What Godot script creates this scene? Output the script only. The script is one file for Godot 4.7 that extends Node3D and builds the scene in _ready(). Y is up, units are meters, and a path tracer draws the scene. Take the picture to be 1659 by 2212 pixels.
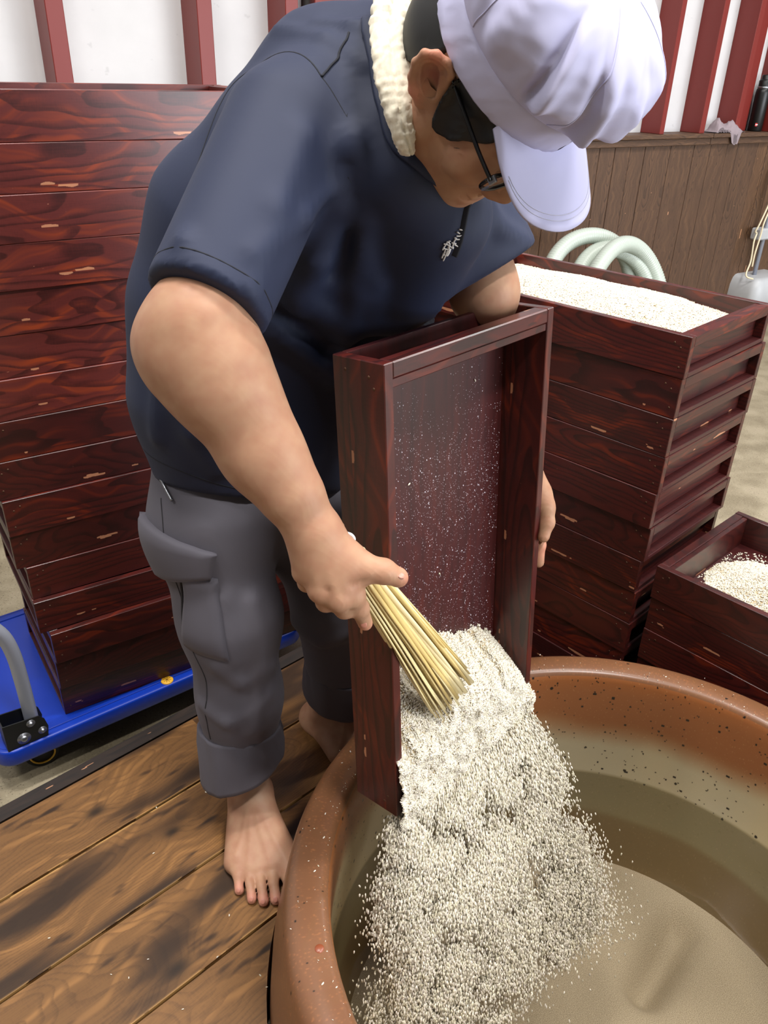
extends Node3D
# A man in a white cap empties a wooden tray of steamed rice into a large ceramic jar.
# The deck the man stands on is y = 0; the concrete floor of the hall is lower.

const FLOOR_Y := -0.253
const CRATE_L := 0.746
const CRATE_W := 0.398
const CRATE_H := 0.0876
const JAR := Vector3(0.431, 0.0, -0.836)
const RIM_Y := 0.22
const WATER_Y := -0.08

var mats := {}
var crate_boards: Array = []
var crate_proto: Node3D
var wall_x := Vector3(0.8387, 0, -0.5446)
var wall_z := Vector3(0.5446, 0, 0.8387)


func _ready() -> void:
	setup_camera()
	setup_light()
	make_materials()
	build_room()
	build_deck()
	build_jar()
	build_cart()
	build_crates()
	build_background_things()
	build_person()
	build_whisk()
	build_rice()


func setup_camera() -> void:
	var cam := Camera3D.new()
	cam.name = "camera"
	cam.fov = 65.242
	cam.near = 0.05
	cam.far = 60.0
	cam.transform = Transform3D(Basis(Vector3(0.999487, 0.0279213, -0.0156875), Vector3(-0.0320265, 0.871372, -0.4895766), Vector3(0, 0.4898278, 0.8718192)).orthonormalized(), Vector3(0, 1.35, 0))
	add_child(cam)
	cam.current = true


func setup_light() -> void:
	var we := WorldEnvironment.new()
	we.name = "environment"
	var e := Environment.new()
	e.background_mode = Environment.BG_COLOR
	e.background_color = Color(0.02, 0.02, 0.02)
	e.tonemap_mode = Environment.TONE_MAPPER_LINEAR
	e.tonemap_exposure = 0.38
	e.sdfgi_enabled = true
	e.ssao_enabled = true
	e.ssil_enabled = true
	we.environment = e
	add_child(we)
	var spots := [[0.0, -1.4, 0.95], [3.2, -0.2, 0.9], [-2.6, -1.2, 0.6], [6.0, -1.2, 0.9], [0.9, 1.6, 1.35]]
	var over := ["above the bending man", "above the jar and the camera side", "above the blue cart's end of the hall", "above the far right of the hall", "behind the camera"]
	for i in spots.size():
		var s: Array = spots[i]
		ceiling_lamp(wall_x * s[0] + wall_z * s[1] + Vector3(0, 5.12, 0), 49.0 * s[2], over[i])


func ceiling_lamp(at: Vector3, energy: float, where: String) -> void:
	var t := thing("ceiling_lamp", "", "", at)
	t.rotation.y = atan2(-wall_x.z, wall_x.x)
	var body := MeshInstance3D.new()
	add_part(t, body, "housing", board_mesh(Vector3(1.3, 0.06, 0.3), 0.01), flat_mat("lamp_housing", Color(0.85, 0.85, 0.85), 0.5), Vector3(0, 0.07, 0))
	var glow := flat_mat("lamp_glow", Color(0.9, 0.9, 0.9), 0.5)
	glow.emission_enabled = true
	glow.emission = Color(0.96, 0.98, 1.0)
	glow.emission_energy_multiplier = 3.0
	add_part(t, MeshInstance3D.new(), "diffuser", board_mesh(Vector3(1.2, 0.03, 0.24), 0.008), glow, Vector3(0, 0.025, 0))
	var l := AreaLight3D.new()
	l.name = "lamp_light"
	l.area_size = Vector2(1.2, 0.24)
	l.light_energy = energy
	l.light_color = Color(1.0, 0.985, 0.97)
	l.shadow_enabled = true
	l.set("area_range", 30.0)
	l.rotation.x = -PI / 2
	l.position = Vector3(0, -0.01, 0)
	t.add_child(l)
	t.set_meta("label", "white ceiling lamp with a long glowing diffuser, " + where)
	t.set_meta("category", "lamp")
	t.set_meta("group", "ceiling lamps of the hall")


# ---------------------------------------------------------------- helpers

func thing(called: String, label: String, category: String, at := Vector3.ZERO, group := "") -> Node3D:
	var o := Node3D.new()
	o.name = numbered(called)
	o.position = at
	add_child(o)
	tag(o, label, category, group)
	return o


func tag(o: Node, label: String, category: String, group := "") -> void:
	if label:
		o.set_meta("label", label)
	if category:
		o.set_meta("category", category)
	if group:
		o.set_meta("group", group)


var counts := {}

func numbered(called: String) -> String:
	counts[called] = counts.get(called, 0) + 1
	return called if counts[called] == 1 else "%s_%03d" % [called, counts[called] - 1]


func add_part(parent: Node, mi: MeshInstance3D, called: String, mesh: Mesh, mat: Material, at := Vector3.ZERO, turn := Basis()) -> MeshInstance3D:
	mi.mesh = mesh
	if mat:
		mi.material_override = mat
	mi.transform = Transform3D(turn, at)
	var n := called
	var k := 1
	while parent.has_node(NodePath(n)):
		n = "%s_%03d" % [called, k]
		k += 1
	mi.name = n
	parent.add_child(mi)
	return mi


func part(parent: Node, called: String, mesh: Mesh, mat: Material, at := Vector3.ZERO, turn := Basis()) -> MeshInstance3D:
	return add_part(parent, MeshInstance3D.new(), called, mesh, mat, at, turn)


func structure(called: String, mesh: Mesh, mat: Material, at := Vector3.ZERO, turn := Basis()) -> MeshInstance3D:
	var mi := part(self, called, mesh, mat, at, turn)
	mi.set_meta("kind", "structure")
	return mi


func flat_mat(called: String, c: Color, rough: float, metal := 0.0) -> StandardMaterial3D:
	if mats.has(called):
		return mats[called]
	var m := StandardMaterial3D.new()
	m.resource_name = called
	m.albedo_color = c
	m.roughness = rough
	m.metallic = metal
	mats[called] = m
	return m


func tex_mat(called: String, tex: Texture2D, rough: float) -> StandardMaterial3D:
	var m := StandardMaterial3D.new()
	m.resource_name = called
	m.albedo_texture = tex
	m.roughness = rough
	mats[called] = m
	return m


# a box with chamfered edges; u runs along its longest side, in units of us metres, v across in vs metres
func board_mesh(s: Vector3, c := 0.0015, us := 1.0, vs := 1.0, off := Vector2.ZERO) -> ArrayMesh:
	var h := s / 2
	var la := s.max_axis_index()
	var st := SurfaceTool.new()
	st.begin(Mesh.PRIMITIVE_TRIANGLES)
	var q := func(p: Array, n: Vector3) -> void:
		var na := n.abs().max_axis_index()
		var va := 3 - la - na if na != la else (la + 1) % 3
		var ua := la if na != la else (la + 2) % 3
		var order := [0, 1, 2, 0, 2, 3] if p.size() == 4 else [0, 1, 2]
		var flip: bool = (p[1] - p[0]).cross(p[2] - p[0]).dot(n) > 0
		for i in range(0, order.size(), 3):
			for j in ([0, 2, 1] if flip else [0, 1, 2]):
				var v: Vector3 = p[order[i + j]]
				st.set_normal(n)
				st.set_uv(Vector2((v[ua] + h[ua]) / us, (v[va] + h[va]) / vs + na * 0.37) + off)
				st.add_vertex(v)
	for ax in 3:
		var b := (ax + 1) % 3
		var d := (ax + 2) % 3
		for sg in [-1.0, 1.0]:
			var n := Vector3.ZERO
			n[ax] = sg
			var pts := []
			for k in [[-1, -1], [1, -1], [1, 1], [-1, 1]]:
				var v := Vector3.ZERO
				v[ax] = sg * h[ax]
				v[b] = k[0] * (h[b] - c)
				v[d] = k[1] * (h[d] - c)
				pts.append(v)
			q.call(pts, n)
			for s2 in [-1.0, 1.0]:
				var e := []
				for k in [[0, -1], [0, 1], [1, 1], [1, -1]]:
					var v := Vector3.ZERO
					v[ax] = sg * (h[ax] - (c if k[0] else 0.0))
					v[b] = s2 * (h[b] - (0.0 if k[0] else c))
					v[d] = k[1] * (h[d] - c)
					e.append(v)
				var en := Vector3.ZERO
				en[ax] = sg
				en[b] = s2 * 0.999
				q.call(e, en.normalized())
	for sx in [-1.0, 1.0]:
		for sy in [-1.0, 1.0]:
			for sz in [-1.0, 1.0]:
				q.call([Vector3(sx * h.x, sy * (h.y - c), sz * (h.z - c)), Vector3(sx * (h.x - c), sy * h.y, sz * (h.z - c)), Vector3(sx * (h.x - c), sy * (h.y - c), sz * h.z)], Vector3(sx, sy * 0.99, sz * 0.98).normalized())
	return st.commit()


# tube along points, radii per point (or one), optional flattening along a side vector
func tube_mesh(pts: Array, radii: Array, seg := 10, caps := true, flat := 1.0, side := Vector3.ZERO) -> ArrayMesh:
	var st := SurfaceTool.new()
	st.begin(Mesh.PRIMITIVE_TRIANGLES)
	tube_into(st, pts, radii, seg, caps, flat, side)
	st.index()
	st.generate_normals()
	return st.commit()


func tube_into(st: SurfaceTool, pts: Array, radii: Array, seg := 10, caps := true, flat := 1.0, side := Vector3.ZERO) -> void:
	var rings := []
	var prev := side
	var dist := 0.0
	for i in pts.size():
		var t: Vector3 = (pts[min(i + 1, pts.size() - 1)] - pts[max(i - 1, 0)]).normalized()
		if prev == Vector3.ZERO:
			prev = t.cross(Vector3.UP if absf(t.y) < 0.9 else Vector3.RIGHT)
		var sd := (prev - t * prev.dot(t)).normalized()
		if side == Vector3.ZERO:
			prev = sd
		var up := t.cross(sd)
		var r: float = radii[min(i, radii.size() - 1)]
		var ring := []
		if i > 0:
			dist += (pts[i] - pts[i - 1]).length()
		for k in seg + 1:
			var a := TAU * k / seg
			ring.append([pts[i] + (sd * cos(a) + up * sin(a) * flat) * r, Vector2(dist, float(k) / seg)])
		rings.append(ring)
	for i in rings.size() - 1:
		for k in seg:
			for v in [rings[i][k], rings[i + 1][k], rings[i + 1][k + 1], rings[i][k], rings[i + 1][k + 1], rings[i][k + 1]]:
				st.set_uv(v[1])
				st.add_vertex(v[0])
	if caps:
		for e in [0, rings.size() - 1]:
			for k in seg:
				var tri := [pts[e], rings[e][k][0], rings[e][k + 1][0]]
				if e > 0:
					tri = [pts[e], rings[e][k + 1][0], rings[e][k][0]]
				for v in tri:
					st.set_uv(Vector2.ZERO)
					st.add_vertex(v)


func smooth_path(ctrl: Array, n: int) -> Array:
	var out := []
	var m := ctrl.size() - 1
	for i in n + 1:
		var x := float(i) / n * m
		var k := mini(int(x), m - 1)
		var t := x - k
		var p0: Vector3 = ctrl[max(k - 1, 0)]
		var p3: Vector3 = ctrl[min(k + 2, m)]
		out.append(ctrl[k].cubic_interpolate(ctrl[k + 1], p0, p3, t))
	return out


# profile of (radius, height), turned about y
func lathe_mesh(prof: Array, seg := 48, v_scale := 1.0) -> ArrayMesh:
	var st := SurfaceTool.new()
	st.begin(Mesh.PRIMITIVE_TRIANGLES)
	var len := [0.0]
	for i in range(1, prof.size()):
		len.append(len[i - 1] + prof[i].distance_to(prof[i - 1]))
	for i in prof.size():
		for k in seg + 1:
			var a := TAU * k / seg
			st.set_uv(Vector2(float(k) / seg, len[i] / (len[-1] if v_scale == 1.0 else v_scale)))
			st.add_vertex(Vector3(cos(a) * prof[i].x, prof[i].y, sin(a) * prof[i].x))
	for i in prof.size() - 1:
		for k in seg:
			var a := i * (seg + 1) + k
			for x in [a, a + 1, a + seg + 1, a + 1, a + seg + 2, a + seg + 1]:
				st.add_index(x)
	st.generate_normals()
	return st.commit()


func slab_mesh(poly: PackedVector2Array, y0: float, y1: float, us := 1.0, vs := 1.0, turn := 0.0, off := Vector2.ZERO) -> ArrayMesh:
	var st := SurfaceTool.new()
	st.begin(Mesh.PRIMITIVE_TRIANGLES)
	st.set_smooth_group(-1)
	if Geometry2D.is_polygon_clockwise(poly):
		poly.reverse()
	var tri := Geometry2D.triangulate_polygon(poly)
	var uv := func(p: Vector2) -> Vector2:
		var r := p.rotated(turn)
		return Vector2(r.x / us, r.y / vs) + off
	for face in 2:
		for i in range(0, tri.size(), 3):
			for j in ([0, 1, 2] if face == 0 else [0, 2, 1]):
				var p := poly[tri[i + j]]
				st.set_normal(Vector3.UP if face == 0 else Vector3.DOWN)
				st.set_uv(uv.call(p))
				st.add_vertex(Vector3(p.x, y1 if face == 0 else y0, p.y))
	for i in poly.size():
		var a := poly[i]
		var b := poly[(i + 1) % poly.size()]
		var e := (b - a).normalized()
		var n := Vector3(e.y, 0, -e.x)
		for v in [[a, y0], [b, y1], [a, y1], [a, y0], [b, y0], [b, y1]]:
			st.set_normal(n)
			st.set_uv(uv.call(v[0]) + Vector2(0, (y1 - v[1]) / vs))
			st.add_vertex(Vector3(v[0].x, v[1], v[0].y))
	return st.commit()


func rounded_rect(w: float, d: float, r: float, n := 8) -> PackedVector2Array:
	var out := PackedVector2Array()
	for c in [[1, 1, 0], [-1, 1, 1], [-1, -1, 2], [1, -1, 3]]:
		for i in n + 1:
			var a: float = (c[2] + float(i) / n) * PI / 2
			out.append(Vector2(c[0] * (w / 2 - r), c[1] * (d / 2 - r)) + Vector2(cos(a), sin(a)) * r)
	return out


func circle_poly(c: Vector2, r: float, n := 64) -> PackedVector2Array:
	var out := PackedVector2Array()
	for i in n:
		out.append(c + Vector2(cos(TAU * i / n), sin(TAU * i / n)) * r)
	return out


func basis_from_x(x: Vector3, y_hint := Vector3.UP) -> Basis:
	x = x.normalized()
	var z := x.cross(y_hint).normalized()
	return Basis(x, z.cross(x), z)


# ---------------------------------------------------------------- materials

func noise(freq: float, sd: int, oct := 3) -> FastNoiseLite:
	var n := FastNoiseLite.new()
	n.seed = sd
	n.frequency = freq
	n.fractal_octaves = oct
	n.noise_type = FastNoiseLite.TYPE_SIMPLEX_SMOOTH
	return n


func image_tex(w: int, h: int, shade: Callable) -> ImageTexture:
	var data := PackedByteArray()
	data.resize(w * h * 3)
	var k := 0
	for y in h:
		for x in w:
			var c: Color = shade.call(x, y)
			data[k] = int(clampf(c.r, 0, 1) * 255)
			data[k + 1] = int(clampf(c.g, 0, 1) * 255)
			data[k + 2] = int(clampf(c.b, 0, 1) * 255)
			k += 3
	return ImageTexture.create_from_image(Image.create_from_data(w, h, false, Image.FORMAT_RGB8, data))


# flat-sawn board: rings cut lengthwise make arches; lm x wm metres
func wood_tex(w: int, h: int, lm: float, wm: float, sd: int, dark: Color, base: Color, light: Color, rings: float, wear: float, knots: Array = []) -> ImageTexture:
	var rng := RandomNumberGenerator.new()
	rng.seed = sd
	var warp := noise(3.0, sd, 3)
	var tone := noise(1.0, sd + 7, 3)
	var grain := noise(1.0, sd + 13, 2)
	var chip := noise(1.0, sd + 29, 3)
	var y0 := wm * rng.randf_range(0.2, 0.8)
	var slope := rng.randf_range(-0.14, 0.14)
	if absf(slope) < 0.05:
		slope = 0.06
	var d0 := rng.randf_range(0.0, 0.1)
	var flecks := {}
	var shade := func(px: int, py: int) -> Color:
		var x := lm * px / w
		var y := wm * py / h
		var yy := y
		var knot := 0.0
		for kn in knots:
			var dd := Vector2((x - kn.x) / 1.8, y - kn.y)
			var g := exp(-dd.length_squared() / (kn.z * kn.z))
			yy += g * signf(y - kn.y + 0.0001) * kn.z * 0.9
			knot = maxf(knot, exp(-dd.length_squared() / (kn.z * kn.z * 0.16)))
		var d := d0 + slope * x + 0.02 * warp.get_noise_2d(x * 0.9, yy * 1.4)
		var r := sqrt((yy - y0) * (yy - y0) * 1.5 + d * d)
		var ph := fposmod(r * rings + 0.6 * warp.get_noise_2d(x * 0.6 + 9.0, yy * 4.0), 1.0)
		var late := smoothstep(0.45, 0.93, ph) * (1.0 - smoothstep(0.95, 1.0, ph))
		var t := 0.5 + 0.5 * tone.get_noise_2d(x * 2.2, y * 30.0 + 2.0 * tone.get_noise_2d(x * 3.0, 7.0))
		var g2 := grain.get_noise_2d(x * 14.0, y * 700.0) + 0.5 * grain.get_noise_2d(x * 240.0, y * 60.0)
		var c := base.lerp(light, clampf((t - 0.52) * 2.8, 0, 1) * (0.25 + 0.75 * (1.0 - late)))
		c = c.lerp(dark, clampf(late * (0.75 if wear > 0.0 else 0.34) + g2 * 0.30 + (0.42 - t) * 0.7, 0, 1))
		c = c.lerp(dark * 0.45, knot * 0.9)
		if wear > 0.0:
			var e := minf(y, wm - y) / wm
			var cb := chip.get_noise_2d(x * 9.0, y * 3.0 + 40.0)
			if e < 0.02 + 0.10 * (cb - 0.35) and cb > 0.56 - wear * 0.08:
				c = c.lerp(Color(0.80, 0.58, 0.43), 0.8)
			elif chip.get_noise_2d(x * 60.0 + 70.0, y * 160.0) > 0.74 and chip.get_noise_2d(x * 5.0 - 20.0, y * 12.0) > 0.15:
				c = c.lerp(Color(0.78, 0.58, 0.46), 0.55)
		return c
	return image_tex(w, h, shade)


func make_materials() -> void:
	# red-brown stained tray wood, six boards' worth
	for i in 9:
		var dark := Color(0.15, 0.055, 0.05)
		var base := Color(0.275, 0.088, 0.076) if i % 2 == 0 else Color(0.24, 0.08, 0.072)
		var light := Color(0.43, 0.145, 0.065) if i % 3 != 1 else Color(0.30, 0.10, 0.075)
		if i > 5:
			# lighter, orange-grained boards that put the upper cart trays' stronger light into the wood
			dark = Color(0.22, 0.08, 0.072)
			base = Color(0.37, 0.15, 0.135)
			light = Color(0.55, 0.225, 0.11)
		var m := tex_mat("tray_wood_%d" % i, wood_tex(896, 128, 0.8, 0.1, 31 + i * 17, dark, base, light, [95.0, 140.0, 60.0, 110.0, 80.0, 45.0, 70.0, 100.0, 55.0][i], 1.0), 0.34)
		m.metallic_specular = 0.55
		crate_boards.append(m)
	# the same boards turned end for end and upside down
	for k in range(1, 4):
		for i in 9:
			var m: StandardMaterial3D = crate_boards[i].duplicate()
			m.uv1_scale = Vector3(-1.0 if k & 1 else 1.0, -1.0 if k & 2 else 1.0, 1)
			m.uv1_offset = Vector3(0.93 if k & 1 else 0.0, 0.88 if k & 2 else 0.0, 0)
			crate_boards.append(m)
	var dull := tex_mat("tray_inner_wood", wood_tex(512, 512, 0.8, 0.45, 401, Color(0.15, 0.05, 0.05), Color(0.24, 0.085, 0.085), Color(0.29, 0.10, 0.085), 40.0, 0.0), 0.38)
	dull.metallic_specular = 0.5
	# deck planks
	for i in 3:
		var kn := []
		var rng := RandomNumberGenerator.new()
		rng.seed = 900 + i
		for k in 5:
			kn.append(Vector3(0.2 + k * 0.4 + rng.randf_range(-0.12, 0.12), rng.randf_range(0.03, 0.15), rng.randf_range(0.02, 0.035)))
		var stain := noise(1.0, 71 + i, 3)
		var tex := wood_tex(1400, 160, 2.2, 0.178, 71 + i * 5, Color(0.30, 0.205, 0.115), Color(0.44, 0.31, 0.175), Color(0.58, 0.415, 0.24), 210.0, 0.0, kn)
		var im := tex.get_image()
		for y in im.get_height():
			for x in im.get_width():
				var s := stain.get_noise_2d(x * 0.0021, y * 0.0075)
				var c := im.get_pixel(x, y)
				var k := maxf(smoothstep(0.05, 0.45, s) * 0.78, smoothstep(0.33, 0.75, stain.get_noise_2d(x * 0.008 + 90.0, y * 0.024)) * 0.8)
				c = c.lerp(Color(0.12, 0.075, 0.045), k)
				var e := minf(y, 159 - y)
				if e < 4.5 and stain.get_noise_2d(x * 0.012, 400.0 + e * 0.05) > -0.2:
					c = c.lerp(Color(0.86, 0.68, 0.42), 0.8 * (1.0 - e / 5.0))
				im.set_pixel(x, y, c)
		var m := tex_mat("deck_wood_%d" % i, ImageTexture.create_from_image(im), 0.42)
		m.metallic_specular = 0.45
	tex_mat("edge_wood", wood_tex(700, 64, 2.2, 0.06, 611, Color(0.07, 0.045, 0.03), Color(0.13, 0.085, 0.06), Color(0.17, 0.12, 0.08), 60.0, 1.6), 0.6)
	# wainscot boards
	for i in 3:
		var m := tex_mat("wainscot_wood_%d" % i, wood_tex(512, 96, 1.4, 0.16, 211 + i * 9, Color(0.22, 0.15, 0.10), Color(0.33, 0.235, 0.165) if i != 1 else Color(0.37, 0.26, 0.17), Color(0.40, 0.29, 0.20), 120.0, 0.25), 0.6)
		m.uv1_offset = Vector3(0.1 * i, 0.0, 0)
	# concrete
	var cn := noise(1.0, 5, 4)
	var cs := noise(1.0, 6, 2)
	var ct := image_tex(768, 768, func(x: int, y: int) -> Color:
		var n := cn.get_noise_2d(x * 0.006, y * 0.006)
		var s := cs.get_noise_2d(x * 0.16, y * 0.16)
		var c := Color(0.585, 0.545, 0.455).lerp(Color(0.48, 0.44, 0.355), clampf(0.5 + n * 1.3, 0, 1))
		c = c.lerp(Color(0.72, 0.69, 0.60), clampf(s * 1.1 - 0.35, 0, 0.6))
		if s < -0.62:
			c = c.lerp(Color(0.26, 0.23, 0.19), 0.8)
		return c)
	var cm := tex_mat("concrete", ct, 0.5)
	cm.uv1_triplanar = true
	cm.uv1_world_triplanar = true
	cm.uv1_scale = Vector3(0.9, 0.9, 0.9)
	# plaster
	var pn := noise(1.0, 15, 4)
	var pt := image_tex(384, 384, func(x: int, y: int) -> Color:
		var n := pn.get_noise_2d(x * 0.02, y * 0.02)
		var v := 0.80 + 0.025 * n
		if pn.get_noise_2d(x * 0.05 + 300, y * 0.05) > 0.62:
			v -= 0.08
		return Color(v, v, v * 1.005))
	var pm := tex_mat("plaster", pt, 0.75)
	pm.uv1_triplanar = true
	pm.uv1_world_triplanar = true
	pm.uv1_scale = Vector3(0.5, 0.5, 0.5)
	flat_mat("red_paint", Color(0.45, 0.135, 0.11), 0.45)
	flat_mat("blue_plastic", Color(0.02, 0.20, 0.64), 0.38)
	flat_mat("black_rubber", Color(0.045, 0.045, 0.045), 0.7)
	flat_mat("black_metal", Color(0.14, 0.145, 0.15), 0.42, 0.4)
	flat_mat("steel", Color(0.55, 0.56, 0.58), 0.35, 0.9)
	flat_mat("grey_tube", Color(0.60, 0.62, 0.67), 0.45, 0.35)
	flat_mat("nail_metal", Color(0.36, 0.26, 0.20), 0.5, 0.7)
	var sh := flat_mat("navy_knit", Color(0.078, 0.118, 0.225), 0.72)
	sh.rim_enabled = true
	sh.rim = 0.16
	sh.rim_tint = 0.6
	var tr := flat_mat("grey_twill", Color(0.335, 0.325, 0.36), 0.8)
	tr.rim_enabled = true
	tr.rim = 0.2
	var sk := flat_mat("skin", Color.WHITE, 0.5)
	sk.vertex_color_use_as_albedo = true
	sk.metallic_specular = 0.35
	sk.subsurf_scatter_enabled = true
	sk.subsurf_scatter_strength = 0.04
	flat_mat("cap_cotton", Color(0.71, 0.71, 0.83), 0.8)
	var tn := noise(1.0, 45, 3)
	var tt := image_tex(256, 256, func(x: int, y: int) -> Color:
		var v := 0.5 + 0.5 * tn.get_noise_2d(x * 0.14, y * 0.14)
		return Color(0.82, 0.78, 0.69).lerp(Color(0.90, 0.88, 0.81), v))
	var tm := tex_mat("terry", tt, 0.95)
	tm.uv1_triplanar = true
	tm.uv1_scale = Vector3(8, 8, 8)
	tm.rim_enabled = true
	tm.rim = 0.4
	flat_mat("hair", Color(0.028, 0.026, 0.028), 0.55)
	flat_mat("glasses_black", Color(0.02, 0.02, 0.022), 0.25)


# ---------------------------------------------------------------- the hall

func wall_box(called: String, x0: float, x1: float, y0: float, y1: float, z0: float, z1: float, mat: Material, parent: Node = self) -> MeshInstance3D:
	var s := Vector3(x1 - x0, y1 - y0, z1 - z0)
	var at := wall_x * ((x0 + x1) / 2) + wall_z * ((z0 + z1) / 2) + Vector3(0, (y0 + y1) / 2, 0)
	var b := Basis(wall_x, Vector3.UP, wall_z)
	if parent == self:
		return structure(called, board_mesh(s, 0.002), mat, at, b)
	return part(parent, called, board_mesh(s, 0.002), mat, at, b)


func build_room() -> void:
	var zb := -4.1444
	var x0 := -4.5
	var x1 := 9.0
	var z1 := 4.6
	var top := 5.3
	# the floor has a round hole where the jar goes through it
	var fl := PackedVector2Array()
	for c in [[x0 - 0.2, zb - 0.3], [x1 + 0.2, zb - 0.3], [x1 + 0.2, z1 + 0.2], [x0 - 0.2, z1 + 0.2]]:
		var p: Vector3 = wall_x * c[0] + wall_z * c[1]
		fl.append(Vector2(p.x, p.z))
	var hole := circle_poly(Vector2(JAR.x, JAR.z), 0.615, 40)
	# cut the floor in two through the jar so that the hole is no island
	var halves: Array = []
	for sd in [-1.0, 1.0]:
		var half := PackedVector2Array([Vector2(-20, JAR.z), Vector2(20, JAR.z), Vector2(20, JAR.z + 20 * sd), Vector2(-20, JAR.z + 20 * sd)])
		for p1 in Geometry2D.intersect_polygons(fl, half):
			halves.append_array(Geometry2D.clip_polygons(p1, hole))
	var sts := SurfaceTool.new()
	sts.begin(Mesh.PRIMITIVE_TRIANGLES)
	for p in halves:
		sts.append_from(slab_mesh(p, FLOOR_Y - 0.2, FLOOR_Y), 0, Transform3D())
	structure("floor", sts.commit(), mats["concrete"])
	wall_box("ceiling", x0 - 0.2, x1 + 0.2, top, top + 0.15, zb - 0.3, z1 + 0.2, flat_mat("ceiling_paint", Color(0.5, 0.5, 0.52), 0.8))
	var back := wall_box("wall_back", x0 - 0.2, x1 + 0.2, FLOOR_Y, top, zb - 0.25, zb, mats["plaster"])
	# the front wall, behind the camera, has a broad daylit opening with a frosted pane
	var wx0 := 2.4
	var wx1 := 8.4
	var wy0 := FLOOR_Y + 0.05
	var wy1 := 2.7
	wall_box("wall_front", x0 - 0.2, wx0, FLOOR_Y, top, z1, z1 + 0.15, flat_mat("dim_wall", Color(0.52, 0.51, 0.5), 0.8))
	wall_box("wall_front_right", wx1, x1 + 0.2, FLOOR_Y, top, z1, z1 + 0.15, flat_mat("dim_wall", Color(0.52, 0.51, 0.5), 0.8))
	wall_box("wall_front_below", wx0, wx1, FLOOR_Y, wy0, z1, z1 + 0.15, flat_mat("dim_wall", Color(0.52, 0.51, 0.5), 0.8))
	wall_box("wall_front_above", wx0, wx1, wy1, top, z1, z1 + 0.15, flat_mat("dim_wall", Color(0.52, 0.51, 0.5), 0.8))
	var pane := flat_mat("window_glow", Color(0.9, 0.92, 0.95), 0.4)
	pane.emission_enabled = true
	pane.emission = Color(0.93, 0.96, 1.0)
	pane.emission_energy_multiplier = 3.0
	var win := wall_box("window_1", wx0, wx1, wy0, wy1, z1 + 0.08, z1 + 0.1, pane)
	for k in 4:
		var fr := board_mesh(Vector3(0.05, wy1 - wy0, 0.05), 0.004)
		part(win, "window_bar", fr, flat_mat("window_frame", Color(0.6, 0.6, 0.62), 0.5), Vector3(lerpf(-1, 1, k / 3.0) * ((wx1 - wx0) / 2 - 0.025), 0, -0.05))
	var wl := AreaLight3D.new()
	wl.name = "window_light"
	wl.area_size = Vector2(wx1 - wx0, wy1 - wy0)
	wl.light_energy = 125.0
	wl.light_color = Color(0.95, 0.97, 1.0)
	wl.shadow_enabled = true
	wl.set("area_range", 30.0)
	wl.transform = Transform3D(Basis(wall_x, Vector3.UP, wall_z), wall_x * ((wx0 + wx1) / 2) + wall_z * (z1 - 0.02) + Vector3(0, (wy0 + wy1) / 2, 0))
	add_child(wl)
	wall_box("wall_left", x0 - 0.15, x0, FLOOR_Y, top, zb, z1, flat_mat("dim_wall", Color(0.52, 0.51, 0.5), 0.8))
	wall_box("wall_right", x1, x1 + 0.15, FLOOR_Y, top, zb, z1, flat_mat("dim_wall", Color(0.52, 0.51, 0.5), 0.8))
	# red steel studs: [left edge of the fin's root, width, depth]
	var studs := [[0.18, 0.072, 0.20], [0.86, 0.072, 0.20], [1.50, 0.07, 0.20], [1.93, 0.066, 0.20], [2.55, 0.07, 0.2], [3.2, 0.06, 0.17], [3.85, 0.06, 0.17], [4.66, 0.042, 0.17], [5.06, 0.05, 0.17], [5.43, 0.048, 0.17], [5.60, 0.118, 0.05], [5.83, 0.05, 0.17], [6.25, 0.05, 0.17], [6.7, 0.05, 0.17]]
	var inv := Basis(wall_x, Vector3.UP, wall_z).inverse()
	var origin := back.position
	for s in studs:
		var h := top - 0.985
		var m := board_mesh(Vector3(s[1], h, s[2]), 0.003)
		var at: Vector3 = wall_x * (s[0] + s[1] / 2) + wall_z * (zb + s[2] / 2 - 0.001) + Vector3(0, 0.985 + h / 2, 0)
		part(back, "stud", m, mats["red_paint"], inv * (at - origin))
	var panel := board_mesh(Vector3(0.27, top - 0.985, 0.12), 0.003)
	part(back, "red_panel", panel, mats["red_paint"], inv * (wall_x * 2.26 + wall_z * (zb + 0.06) + Vector3(0, 0.985 + (top - 0.985) / 2, 0) - origin))
	part(back, "pipe", tube_mesh([Vector3(0, 0, 0), Vector3(0, top - 1.0, 0)], [0.022], 12), flat_mat("dark_pipe", Color(0.16, 0.15, 0.15), 0.5), inv * (wall_x * 2.075 + wall_z * (zb + 0.12) + Vector3(0, 0.99, 0) - origin))
	# wainscot of upright boards with a cap rail
	var wain := Node3D.new()
	wain.name = "trim_1"
	wain.set_meta("kind", "structure")
	wain.transform = Transform3D(Basis(wall_x, Vector3.UP, wall_z), wall_z * zb)
	add_child(wain)
	var rng := RandomNumberGenerator.new()
	rng.seed = 4
	var x := -0.2
	var widths := [0.142, 0.25, 0.24, 0.175, 0.18, 0.12, 0.115, 0.118, 0.12, 0.104, 0.123]
	var k := 0
	while x < 7.5:
		var w: float = 0.14 if x < 4.35 else widths[k % widths.size()]
		if x >= 4.35:
			k += 1
		var b := board_mesh(Vector3(w - 0.004, 1.17, 0.16), 0.003, 1.4, 0.16, Vector2(rng.randf(), rng.randf()))
		var light := x > 5.75
		part(wain, "wainscot_board", b, mats["wainscot_wood_%d" % (1 if light else [0, 2][rng.randi() % 2])], Vector3(x + w / 2, FLOOR_Y + 0.585, 0.08 + rng.randf_range(-0.0015, 0.0015)))
		x += w
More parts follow.
